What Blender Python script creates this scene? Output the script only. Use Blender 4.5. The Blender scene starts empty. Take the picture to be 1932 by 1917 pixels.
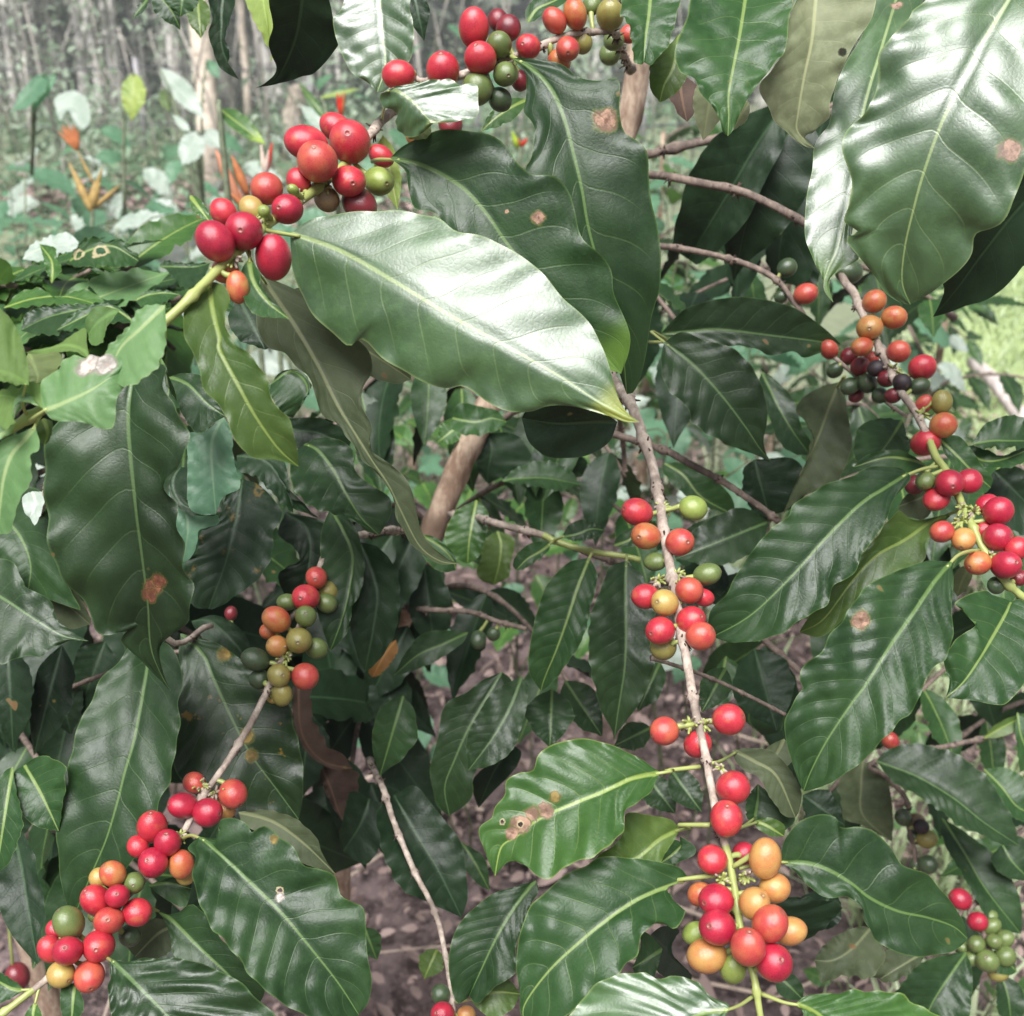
import bpy, math, random
import numpy as np
from mathutils import Vector, Matrix, Quaternion
random.seed(7); RNG = np.random.default_rng(7)
scene = bpy.context.scene
# ---------------------------------------------------------------- camera
F = 2070.0; CX, CY = 966.0, 958.5; TILT = math.radians(24); CAMZ = 1.5
cam = bpy.data.cameras.new('camera'); camo = bpy.data.objects.new('camera', cam)
scene.collection.objects.link(camo); scene.camera = camo
cam.sensor_width = 36; cam.lens = F / 1932 * 36; cam.clip_start = 0.02; cam.clip_end = 400
camo.location = (0, 0, CAMZ); camo.rotation_euler = (math.pi / 2 - TILT, 0, 0)
cam.dof.use_dof = True; cam.dof.focus_distance = 0.55; cam.dof.aperture_fstop = 14
# ---------------------------------------------------------------- light
SUN_EL, SUN_AZ = math.radians(62), math.radians(192)     # azimuth clockwise from +Y: behind the camera, a little to its left
world = bpy.data.worlds.new('World'); scene.world = world; world.use_nodes = True
wn = world.node_tree; bg = wn.nodes['Background']
sky = wn.nodes.new('ShaderNodeTexSky'); sky.sky_type = 'NISHITA'; sky.sun_disc = False
sky.sun_elevation = SUN_EL; sky.sun_rotation = SUN_AZ; sky.air_density = 1.0; sky.dust_density = 4.0; sky.ozone_density = 1.0
hs = wn.nodes.new('ShaderNodeHueSaturation'); hs.inputs['Saturation'].default_value = 0.45
wn.links.new(sky.outputs[0], hs.inputs['Color']); wn.links.new(hs.outputs[0], bg.inputs[0])
bg.inputs[1].default_value = 0.055
sun = bpy.data.lights.new('sun', 'SUN'); sun.energy = 4.2; sun.angle = math.radians(34); sun.color = (1.0, 0.99, 0.98)
suno = bpy.data.objects.new('sun', sun); scene.collection.objects.link(suno)
sd = Vector((math.sin(SUN_AZ) * math.cos(SUN_EL), math.cos(SUN_AZ) * math.cos(SUN_EL), math.sin(SUN_EL)))
suno.rotation_euler = sd.to_track_quat('Z', 'Y').to_euler()
vs = scene.view_settings; vs.view_transform = 'Standard'; vs.look = 'None'; vs.exposure = 0.78; vs.gamma = 1.0
scene.cycles.max_bounces = 6; scene.cycles.use_denoising = True
scene.cycles.caustics_reflective = False; scene.cycles.caustics_refractive = False

# ---------------------------------------------------------------- geometry helpers
ST, CT = math.sin(TILT), math.cos(TILT)
def unproj(x, y, d):
    """photo position (1932 wide) and distance along the view axis (m) -> world (arrays allowed)"""
    x = np.asarray(x, float); y = np.asarray(y, float); d = np.asarray(d, float)
    cx = (x - CX) / F * d; cy = -(y - CY) / F * d
    return np.stack([cx, CT * d + ST * cy, CAMZ - ST * d + CT * cy], -1)
def on_ground(x, y, h=0.0):
    cy = -(y - CY) / F; dz = -ST + CT * cy
    d = (h - CAMZ) / dz
    return unproj(x, y, d), d
OFF = {'A': (0, 0), 'B': (626.4, 0), 'C': (1252.8, 0), 'D': (0, 618.9), 'E': (626.4, 618.9), 'F': (1252.8, 618.9),
       'G': (0, 1237.7), 'H': (626.4, 1237.7), 'I': (1252.8, 1237.7)}
SC = 0.3543
def pts(s, c='W'):
    """'B310,840 480,880' -> photo positions; the letter names a tile of the survey sheet, W the whole sheet; a third number is kept as is"""
    out = []
    for t in s.split():
        if t[0].isalpha(): c, t = t[0], t[1:]
        v = [float(q) for q in t.split(',')]
        if c != 'W':
            v[0] = OFF[c][0] + v[0] * SC; v[1] = OFF[c][1] + v[1] * SC
        out.append(v)
    return np.array(out)
def resample(P, n):
    """Catmull-Rom through P, n points evenly spaced in arc length"""
    P = np.asarray(P, float)
    if len(P) == 2: return P[0] + (P[1] - P[0]) * np.linspace(0, 1, n)[:, None]
    Q = np.vstack([2 * P[0] - P[1], P, 2 * P[-1] - P[-2]]); C = []
    t = np.linspace(0, 1, 9)[:-1, None]
    for i in range(1, len(Q) - 2):
        a, b, c, d = Q[i - 1], Q[i], Q[i + 1], Q[i + 2]
        C.append(0.5 * (2 * b + (c - a) * t + (2 * a - 5 * b + 4 * c - d) * t ** 2 + (3 * b - a - 3 * c + d) * t ** 3))
    C = np.vstack(C + [Q[-2:-1]])
    L = np.r_[0, np.cumsum(np.linalg.norm(np.diff(C[:, :2], axis=0), axis=1))]
    s = np.linspace(0, L[-1], n)
    return np.stack([np.interp(s, L, C[:, k]) for k in range(C.shape[1])], -1)
def tag(o, label=None, cat=None, group=None, kind=None):
    if label: o['label'] = label
    if cat: o['category'] = cat
    if group: o['group'] = group
    if kind: o['kind'] = kind
    return o
def empty(name, loc=(0, 0, 0)):
    o = bpy.data.objects.new(name, None); scene.collection.objects.link(o); o.location = loc
    o.empty_display_size = 0.05
    return o
def mesh_obj(name, V, Fc, mat, parent=None, origin=None, attrs=None, smooth=True):
    V = np.asarray(V, float)
    if origin is None: origin = V.mean(0)
    origin = np.asarray(origin, float)
    me = bpy.data.meshes.new(name)
    me.from_pydata((V - origin).tolist(), [], Fc)
    if attrs:
        for k, a in attrs.items():
            at = me.attributes.new(k, 'FLOAT', 'POINT'); at.data.foreach_set('value', np.asarray(a, 'f').ravel())
    if smooth: me.polygons.foreach_set('use_smooth', [True] * len(me.polygons))
    for m in (mat if isinstance(mat, (list, tuple)) else [mat]): me.materials.append(m)
    me.update()
    o = bpy.data.objects.new(name, me); scene.collection.objects.link(o)
    o.location = origin; adopt(o, parent)
    return o
def world_loc(o):
    p = Vector(o.location)
    while o.parent: o = o.parent; p += Vector(o.location)
    return p
def adopt(o, parent):
    """no rotated or scaled holders are used, so world position = sum of locations"""
    if parent is not None:
        o.location = Vector(o.location) - world_loc(parent); o.parent = parent
class MB:
    def __init__(s): s.V = []; s.F = []; s.A = {}; s.n = 0; s.mi = []
    def add(s, V, Fc, mi=0, **attrs):
        V = np.asarray(V, float)
        s.V.append(V); s.F += [tuple(i + s.n for i in f) for f in Fc]; s.mi += [mi] * len(Fc); s.n += len(V)
        for k, a in attrs.items(): s.A.setdefault(k, []).append(np.broadcast_to(np.asarray(a, float), (len(V),)))
    def build(s, name, mat, parent=None, origin=None, smooth=True):
        o = mesh_obj(name, np.vstack(s.V), s.F, mat, parent, origin, {k: np.concatenate(a) for k, a in s.A.items()}, smooth)
        if any(s.mi): o.data.polygons.foreach_set('material_index', s.mi)
        return o
def tube(mb, P, R, seg=10, attr=0.0, rough=0.0, node=0.0, mi=0, cap=True):
    """P (n,3) world path, R radii"""
    P = np.asarray(P, float); n = len(P); R = np.broadcast_to(np.asarray(R, float), (n,)).copy()
    T = np.gradient(P, axis=0); T /= np.linalg.norm(T, axis=1)[:, None] + 1e-12
    u = np.cross(T[0], [0.3, 0.2, 0.93]); u /= np.linalg.norm(u); V = []
    a = np.linspace(0, 2 * np.pi, seg, endpoint=False)
    L = np.r_[0, np.cumsum(np.linalg.norm(np.diff(P, axis=0), axis=1))]
    if node > 0:
        ph = (L % node) / node
        R *= 1 + 0.55 * np.exp(-((np.minimum(ph, 1 - ph) * node / (R * .8)) ** 2))
    for i in range(n):
        u = u - T[i] * np.dot(u, T[i]); u /= np.linalg.norm(u); v = np.cross(T[i], u)
        r = R[i] * (1 + rough * RNG.normal(0, 1, seg))
        V.append(P[i] + np.outer(np.cos(a) * r, u) + np.outer(np.sin(a) * r, v))
    V = np.vstack(V)
    Fc = [(i * seg + j, i * seg + (j + 1) % seg, (i + 1) * seg + (j + 1) % seg, (i + 1) * seg + j) for i in range(n - 1) for j in range(seg)]
    if cap:
        Fc.append(tuple(range(seg - 1, -1, -1))); Fc.append(tuple((n - 1) * seg + j for j in range(seg)))
    at = np.repeat(np.broadcast_to(np.asarray(attr, float), (n,)), seg)
    mb.add(V, Fc, mi, g=at)

# ---------------------------------------------------------------- materials
def newmat(name):
    m = bpy.data.materials.new(name); m.use_nodes = True; nt = m.node_tree
    b = nt.nodes['Principled BSDF']
    return m, nt, b
def N(nt, t, **kw):
    n = nt.nodes.new('ShaderNode' + t)
    for k, v in kw.items():
        if k.startswith('i_'):
            k = k[2:]; k = int(k) if k.isdigit() else k
            n.inputs[k].default_value = v
        else: setattr(n, k, v)
    return n
def math_(nt, op, a, b=None, c=None, clamp=False):
    n = nt.nodes.new('ShaderNodeMath'); n.operation = op; n.use_clamp = clamp
    for i, x in enumerate((a, b, c)):
        if x is None: continue
        if isinstance(x, (int, float)): n.inputs[i].default_value = x
        else: nt.links.new(x, n.inputs[i])
    return n.outputs[0]
def mix(nt, fac, a, b, blend='MIX'):
    n = nt.nodes.new('ShaderNodeMix'); n.data_type = 'RGBA'; n.blend_type = blend; n.clamp_factor = True
    for sock, x in ((n.inputs[0], fac), (n.inputs[6], a), (n.inputs[7], b)):
        if isinstance(x, (int, float)): sock.default_value = x
        elif isinstance(x, tuple): sock.default_value = (*x[:3], 1)
        else: nt.links.new(x, sock)
    return n.outputs[2]
def smooth(nt, x, lo, hi, a=0.0, b=1.0):
    n = nt.nodes.new('ShaderNodeMapRange'); n.interpolation_type = 'SMOOTHSTEP'
    nt.links.new(x, n.inputs[0]); n.inputs[1].default_value = lo; n.inputs[2].default_value = hi
    n.inputs[3].default_value = a; n.inputs[4].default_value = b
    return n.outputs[0]
def noise(nt, vec, scale, detail=3, rough=0.5, dist=0.0):
    n = N(nt, 'TexNoise'); n.inputs['Scale'].default_value = scale; n.inputs['Detail'].default_value = detail
    n.inputs['Roughness'].default_value = rough; n.inputs['Distortion'].default_value = dist
    if vec is not None: nt.links.new(vec, n.inputs['Vector'])
    return n
def attr(nt, name):
    n = nt.nodes.new('ShaderNodeAttribute'); n.attribute_name = name
    return n.outputs['Fac']
def leafmat(name, c1, c2, vein, under, rough=0.3, trans=0.22, tcol=None, spots=(), rust=0.0, spec=0.5, tip=None, puck=0.26, coat=0.0):
    """c1/c2 blade tones, vein, underside; spots: (x,y,z,r,kind) in the leaf's own coordinates"""
    m, nt, b = newmat(name); L = nt.links
    tc = N(nt, 'TexCoord').outputs['Object']; oi = N(nt, 'ObjectInfo').outputs['Random']
    vm = N(nt, 'VectorMath', operation='ADD'); L.new(tc, vm.inputs[0])
    cb = N(nt, 'CombineXYZ'); L.new(math_(nt, 'MULTIPLY', oi, 37.0), cb.inputs[0]); L.new(math_(nt, 'MULTIPLY', oi, 11.0), cb.inputs[1])
    L.new(cb.outputs[0], vm.inputs[1]); vec = vm.outputs[0]
    n1 = noise(nt, vec, 22, 3, 0.55).outputs[0]; n2 = noise(nt, vec, 170, 4, 0.65).outputs[0]; n3 = noise(nt, vec, 900, 2, 0.6).outputs[0]
    u, v, lm, lp = (attr(nt, k) for k in ('lu', 'lv', 'lm', 'lp'))
    base = mix(nt, smooth(nt, n1, 0.35, 0.68), c1, c2)
    base = mix(nt, math_(nt, 'MULTIPLY', smooth(nt, n2, 0.42, 0.75), 0.35), base, tuple(min(1, q * 1.55) for q in c2))
    base = mix(nt, math_(nt, 'MULTIPLY', smooth(nt, n3, .68, .8), .22), base, (0.25, 0.27, 0.2))
    base = mix(nt, math_(nt, 'MULTIPLY', oi, 0.5), base, tuple(q * 0.72 for q in c1))
    if tip: base = mix(nt, math_(nt, 'MULTIPLY', smooth(nt, math_(nt, 'ADD', u, math_(nt, 'MULTIPLY', n1, 0.3)), tip[3], 1.1), 0.9), base, tip[:3])
    av = math_(nt, 'ABSOLUTE', v)
    fr = math_(nt, 'FRACT', lp); dd = math_(nt, 'ABSOLUTE', math_(nt, 'SUBTRACT', fr, 0.5))
    lat = smooth(nt, dd, 0.006, 0.040, 1.0, 0.0)
    lat = math_(nt, 'MULTIPLY', lat, smooth(nt, av, 0.55, 0.97, 1.0, 0.0))
    mid = smooth(nt, math_(nt, 'DIVIDE', math_(nt, 'ABSOLUTE', lm), math_(nt, 'SUBTRACT', 1.25, u)), 0.0005, 0.0013, 1.0, 0.0)
    edge = smooth(nt, av, 0.965, 1.0)
    base = mix(nt, math_(nt, 'MULTIPLY', lat, 0.15), base, vein)
    base = mix(nt, math_(nt, 'MULTIPLY', mid, 0.68), base, vein)
    base = mix(nt, math_(nt, 'MULTIPLY', edge, 0.4), base, vein)
    if rust: base = mix(nt, math_(nt, 'MULTIPLY', smooth(nt, noise(nt, vec, 60, 4, 0.7).outputs[0], 0.60, 0.68), rust), base, (0.30, 0.17, 0.03))
    sp_ = noise(nt, vec, 85, 1, .4).outputs[0]
    base = mix(nt, smooth(nt, sp_, .79, .81, 0., .5), base, (0.16, 0.15, 0.04)); base = mix(nt, smooth(nt, sp_, .81, .82, 0., .8), base, (0.17, 0.09, 0.045))
    un = mix(nt, math_(nt, 'MULTIPLY', math_(nt, 'MAXIMUM', lat, mid), 0.5), under, tuple(min(1, q * 1.8) for q in under))
    un = mix(nt, math_(nt, 'MULTIPLY', smooth(nt, n2, .4, .7), 0.3), un, tuple(q * 0.6 for q in under))
    back = N(nt, 'NewGeometry').outputs['Backfacing']
    col = mix(nt, back, base, un)
    rg = math_(nt, 'ADD', math_(nt, 'ADD', math_(nt, 'MULTIPLY', n1, 0.22), math_(nt, 'MULTIPLY', n2, .28)), rough - 0.24)
    rg = math_(nt, 'ADD', rg, math_(nt, 'MULTIPLY', back, 0.22))
    hole = None
    for (sx, sy, sz, r, kd) in spots:
        w = N(nt, 'VectorMath', operation='ADD'); nn = noise(nt, tc, 1.1 / r, 3, 0.6)
        sc_ = N(nt, 'VectorMath', operation='SCALE'); L.new(nn.outputs['Color'], sc_.inputs[0]); sc_.inputs['Scale'].default_value = r * 1.2
        L.new(tc, w.inputs[0]); L.new(sc_.outputs[0], w.inputs[1])
        ds = N(nt, 'VectorMath', operation='DISTANCE'); L.new(w.outputs[0], ds.inputs[0]); ds.inputs[1].default_value = (sx + r * .6, sy + r * .6, sz + r * .6)
        dv = math_(nt, 'DIVIDE', ds.outputs['Value'], r)
        if kd == 'h':
            hm = smooth(nt, dv, 0.55, 0.6, 1.0, 0.0); hole = hm if hole is None else math_(nt, 'MAXIMUM', hole, hm)
            col = mix(nt, smooth(nt, dv, 0.8, 1.05, 0.8, 0.0), col, (0.5, 0.42, 0.25)); continue
        halo, body, core = {'t': ((0.16, 0.19, 0.04), (0.40, 0.24, 0.17), (0.14, 0.065, 0.04)),
                            'b': ((0.16, 0.14, 0.03), (0.30, 0.11, 0.06), (0.14, 0.05, 0.03)),
                            'w': ((0.35, 0.30, 0.25), (0.62, 0.55, 0.51), (0.45, 0.33, 0.30)),
                            'y': ((0.14, 0.15, 0.03), (0.24, 0.17, 0.045), (0.22, 0.12, 0.035)),
                            'k': ((0.05, 0.06, 0.03), (0.02, 0.02, 0.012), (0.01, 0.01, 0.01))}[kd]
        col = mix(nt, smooth(nt, dv, 0.95, 1.3, 0.6, 0.0), col, halo)
        col = mix(nt, math_(nt, 'MULTIPLY', smooth(nt, dv, .86, .95), smooth(nt, dv, .97, 1.05, 1., 0.)), col, tuple(q * .4 for q in body))
        col = mix(nt, smooth(nt, dv, 0.82, 0.92, 1.0, 0.0), col, mix(nt, smooth(nt, n2, .38, .6), tuple(q * 1.1 for q in body), tuple(q * 0.5 for q in body)))
        col = mix(nt, smooth(nt, dv, 0.12, 0.3, 0.8, 0.0), col, core)
        rg = math_(nt, 'ADD', rg, smooth(nt, dv, 0.9, 1.0, 0.3, 0.0))
    L.new(col, b.inputs['Base Color']); L.new(rg, b.inputs['Roughness'])
    b.inputs['Specular IOR Level'].default_value = spec; b.inputs['Coat Weight'].default_value = coat; b.inputs['Coat Roughness'].default_value = .42
    # relief: side veins pressed in, fine net of veinlets
    vo = N(nt, 'TexVoronoi', feature='DISTANCE_TO_EDGE'); vo.inputs['Scale'].default_value = 420; L.new(vec, vo.inputs['Vector'])
    h = math_(nt, 'ADD', math_(nt, 'MULTIPLY', lat, -0.5), math_(nt, 'MULTIPLY', math_(nt, 'MINIMUM', vo.outputs[0], 0.25), 0.55))
    h = math_(nt, 'ADD', h, math_(nt, 'MULTIPLY', n2, 0.5)); h = math_(nt, 'ADD', h, math_(nt, 'MULTIPLY', n3, 0.2))
    bp = N(nt, 'Bump'); bp.inputs['Strength'].default_value = puck; bp.inputs['Distance'].default_value = 0.0008
    L.new(h, bp.inputs['Height']); L.new(bp.outputs[0], b.inputs['Normal'])
    tr = N(nt, 'BsdfTranslucent'); tcm = mix(nt, 0.5, col, tcol or tuple(min(1, q * 2.6) for q in c2)); L.new(tcm, tr.inputs['Color'])
    ms = N(nt, 'MixShader'); ms.inputs[0].default_value = trans
    L.new(b.outputs[0], ms.inputs[1]); L.new(tr.outputs[0], ms.inputs[2]); outp = ms.outputs[0]
    if hole is not None:
        tp = N(nt, 'BsdfTransparent'); m2 = N(nt, 'MixShader'); L.new(hole, m2.inputs[0]); L.new(outp, m2.inputs[1]); L.new(tp.outputs[0], m2.inputs[2]); outp = m2.outputs[0]
    L.new(outp, nt.nodes['Material Output'].inputs[0])
    return m
LEAFDEF = {   # blade tone, blade tone 2, vein, underside, options
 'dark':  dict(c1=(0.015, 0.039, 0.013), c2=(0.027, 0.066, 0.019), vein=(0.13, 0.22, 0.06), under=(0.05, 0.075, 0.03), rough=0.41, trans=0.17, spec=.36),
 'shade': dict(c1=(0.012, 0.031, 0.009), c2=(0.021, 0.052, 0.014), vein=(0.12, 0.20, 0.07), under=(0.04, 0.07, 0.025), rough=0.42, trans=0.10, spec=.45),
 'deep_shade':  dict(c1=(0.008, 0.021, 0.008), c2=(0.014, 0.036, 0.013), vein=(0.04, 0.08, 0.035), under=(0.018, 0.026, 0.014), rough=0.45, trans=0.06, spec=0.28),  # leaf tones darkened to stand in for shade inside the bush
 'mid':   dict(c1=(0.022, 0.062, 0.018), c2=(0.039, 0.098, 0.026), vein=(0.26, 0.36, 0.10), under=(0.075, 0.15, 0.035), rough=0.40, trans=0.2, spec=.36),
 'glossy':dict(c1=(0.030, 0.078, 0.020), c2=(0.048, 0.116, 0.028), vein=(0.30, 0.40, 0.13), under=(0.10, 0.14, 0.05), rough=0.40, trans=0.18, spec=1.0, coat=.9),
 'bright':dict(c1=(0.036, 0.098, 0.021), c2=(0.062, 0.146, 0.030), vein=(0.34, 0.44, 0.10), under=(0.11, 0.20, 0.045), rough=0.38, trans=0.24, spec=.45),
 'young': dict(c1=(0.115, 0.235, 0.085), c2=(0.175, 0.31, 0.13), vein=(0.40, 0.50, 0.22), under=(0.12, 0.20, 0.05), rough=0.45, trans=0.34, spec=.4),
 'olive': dict(c1=(0.046, 0.064, 0.030), c2=(0.085, 0.105, 0.052), vein=(0.20, 0.22, 0.11), under=(0.10, 0.12, 0.05), rough=0.55, trans=0.18, spec=0.3),
 'pale':  dict(c1=(0.19, 0.22, 0.12), c2=(0.38, 0.41, 0.25), vein=(0.46, 0.48, 0.26), under=(0.26, 0.29, 0.16), rough=0.55, trans=0.22, spec=0.3, puck=0.15),
 'teal':  dict(c1=(0.10, 0.22, 0.13), c2=(0.15, 0.30, 0.18), vein=(0.24, 0.38, 0.22), under=(0.12, 0.22, 0.12), rough=0.45, trans=0.4),
 'ygreen':dict(c1=(0.052, 0.102, 0.022), c2=(0.092, 0.150, 0.032), vein=(0.26, 0.34, 0.08), under=(0.13, 0.17, 0.06), rough=0.42, trans=0.25, spec=.4),
 'brown': dict(c1=(0.045, 0.028, 0.022), c2=(0.12, 0.078, 0.06), vein=(0.18, 0.11, 0.07), under=(0.12, 0.08, 0.06), rough=0.65, trans=0.1, spec=0.2),
 'rust':  dict(c1=(0.16, 0.07, 0.02), c2=(0.24, 0.12, 0.03), vein=(0.4, 0.2, 0.06), under=(0.25, 0.10, 0.04), rough=0.55, trans=0.2, spec=0.25),
 'lemon': dict(c1=(0.22, 0.34, 0.07), c2=(0.36, 0.45, 0.10), vein=(0.5, 0.55, 0.2), under=(0.25, 0.35, 0.08), rough=0.45, trans=0.4),
 'grey':  dict(c1=(0.32, 0.40, 0.33), c2=(0.50, 0.56, 0.50), vein=(0.55, 0.6, 0.5), under=(0.3, 0.36, 0.28), rough=0.4, trans=0.25),
}
_M = {}
def lmat(k):
    if k not in _M: _M[k] = leafmat('leaf_' + k, **LEAFDEF[k])
    return _M[k]
def barkmat(name, c1, c2, green, scale=1.0):
    m, nt, b = newmat(name); L = nt.links
    tc = N(nt, 'TexCoord').outputs['Object']
    mp = N(nt, 'Mapping'); mp.inputs['Scale'].default_value = (1, 1, 0.35); L.new(tc, mp.inputs[0])
    n1 = noise(nt, mp.outputs[0], 160 * scale, 5, 0.7).outputs[0]; n2 = noise(nt, tc, 30 * scale, 3).outputs[0]
    c = mix(nt, smooth(nt, n1, .35, .65), c1, c2); c = mix(nt, smooth(nt, n2, .5, .75), c, tuple(q * .55 for q in c1))
    c = mix(nt, smooth(nt, n1, .62, .75), c, tuple(min(1, q * 1.5) for q in c2))
    g = smooth(nt, math_(nt, 'ADD', attr(nt, 'g'), math_(nt, 'MULTIPLY', math_(nt, 'SUBTRACT', n2, .5), .35)), 0.42, 0.6)
    c = mix(nt, g, c, mix(nt, n2, green, tuple(q * .75 for q in green)))
    L.new(c, b.inputs['Base Color'])
    L.new(math_(nt, 'SUBTRACT', 0.85, math_(nt, 'MULTIPLY', g, .45)), b.inputs['Roughness'])
    bp = N(nt, 'Bump'); bp.inputs['Distance'].default_value = 0.001 / scale; L.new(math_(nt, 'SUBTRACT', 0.8, math_(nt, 'MULTIPLY', g, .65)), bp.inputs['Strength'])
    L.new(n1, bp.inputs['Height']); L.new(bp.outputs[0], b.inputs['Normal'])
    return m
BARK = barkmat('twig_bark', (0.25, 0.195, 0.16), (0.50, 0.42, 0.355), (0.38, 0.43, 0.14))
BARKD = barkmat('twig_bark_dark', (0.11, 0.082, 0.068), (0.25, 0.19, 0.155), (0.25, 0.32, 0.07))
TRUNKM = barkmat('trunk_bark', (0.25, 0.16, 0.11), (0.58, 0.45, 0.34), (0.3, 0.3, 0.1), 0.45)
def flat(name, col, rough=0.8, var=0.5, scale=40, trans=0.0, bump=0.0, spec=0.4):
    m, nt, b = newmat(name); L = nt.links
    tc = N(nt, 'TexCoord').outputs['Object']; oi = N(nt, 'ObjectInfo').outputs['Random']
    n1 = noise(nt, tc, scale, 4, 0.65).outputs[0]
    c = mix(nt, smooth(nt, n1, .3, .7), tuple(q * (1 - var) for q in col), tuple(min(1, q * (1 + var)) for q in col))
    L.new(c, b.inputs['Base Color']); b.inputs['Roughness'].default_value = rough; b.inputs['Specular IOR Level'].default_value = spec
    if bump:
        bp = N(nt, 'Bump'); bp.inputs['Distance'].default_value = bump; L.new(n1, bp.inputs['Height']); L.new(bp.outputs[0], b.inputs['Normal'])
    if trans:
        tr = N(nt, 'BsdfTranslucent'); L.new(c, tr.inputs[0]); ms = N(nt, 'MixShader'); ms.inputs[0].default_value = trans
        L.new(b.outputs[0], ms.inputs[1]); L.new(tr.outputs[0], ms.inputs[2]); L.new(ms.outputs[0], nt.nodes['Material Output'].inputs[0])
    return m

# ---------------------------------------------------------------- leaves
def blade(G, w_half, length, seed, puck=1.0, ruffle=1.0, flip=False, nv=9):
    """G (nu,2m+1,3): raw grid from midrib to both edges; adds quilting, ruffled margin, returns V, faces, attributes"""
    nu, nw, _ = G.shape; m = (nw - 1) // 2
    rg = np.random.default_rng(seed)
    du = np.gradient(G, axis=0); dv = np.gradient(G, axis=1)
    Nn = np.cross(dv, du); ln = np.linalg.norm(Nn, axis=2, keepdims=True); Nn = Nn / np.maximum(ln, 1e-12)
    bad = ln[..., 0] < 1e-10; Nn[bad] = Nn[nu // 2, m]
    u = np.linspace(0, 1, nu)[:, None]; v = np.linspace(-1, 1, nw)[None, :]; av = np.abs(v)
    env = np.clip(np.sin(np.pi * np.clip(u, 0, 1)), 0, 1) ** 0.5
    lp = (u - 0.15 * av ** 1.12 - .03 * av ** 4) * nv + rg.uniform(0, 1) + .12 * np.sin(7 * u + 3 * v) + 0.22 * np.tanh(v * 9)
    q = np.abs(np.sin(np.pi * (lp + 0.5))) ** 0.75
    h = puck * 0.020 * w_half * 2 * (q - 0.35) * np.clip(av * 3.5, 0, 1) * (1 - 0.45 * av) * env
    k = rg.uniform(3.2, 4.8); p1, p2 = rg.uniform(0, 6.28, 2)
    h = h + ruffle * 0.055 * w_half * av ** 2.5 * env * np.where(v > 0, np.sin(6.283 * k * u + p1), np.sin(6.283 * (k + .6) * u + p2))
    h = h + ruffle * 0.035 * w_half * av ** 2 * env * np.sin(6.283 * (2.1 * k) * u + p2 + 2 * v)
    for _ in range(5):
        fu, fv = rg.uniform(1.0, 4.5), rg.uniform(.6, 2.2); h = h + 0.020 * w_half * env * np.sin(6.283 * (fu * u + fv * v * .5) + rg.uniform(0, 6.28)) * np.clip(av * 2, 0, 1)
    h = h + ruffle * 0.05 * w_half * av ** 7 * env * np.cos(6.283 * lp)
    h = h - 0.03 * w_half * np.exp(-(av / 0.05) ** 2) * env
    V = G + Nn * h[..., None]
    lm = np.linalg.norm(G - G[:, m:m + 1], axis=2) * np.sign(v)
    idx = np.arange(nu * nw).reshape(nu, nw)
    a, b, c, d = idx[:-1, :-1].ravel(), idx[:-1, 1:].ravel(), idx[1:, 1:].ravel(), idx[1:, :-1].ravel()
    Fc = np.stack([a, b, c, d] if not flip else [d, c, b, a], 1).tolist()
    A = dict(lu=np.broadcast_to(u, (nu, nw)), lv=np.broadcast_to(v, (nu, nw)), lm=lm, lp=lp)
    return V.reshape(-1, 3), Fc, {kk: np.asarray(x).ravel() for kk, x in A.items()}
LEAFN = [0]
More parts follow.
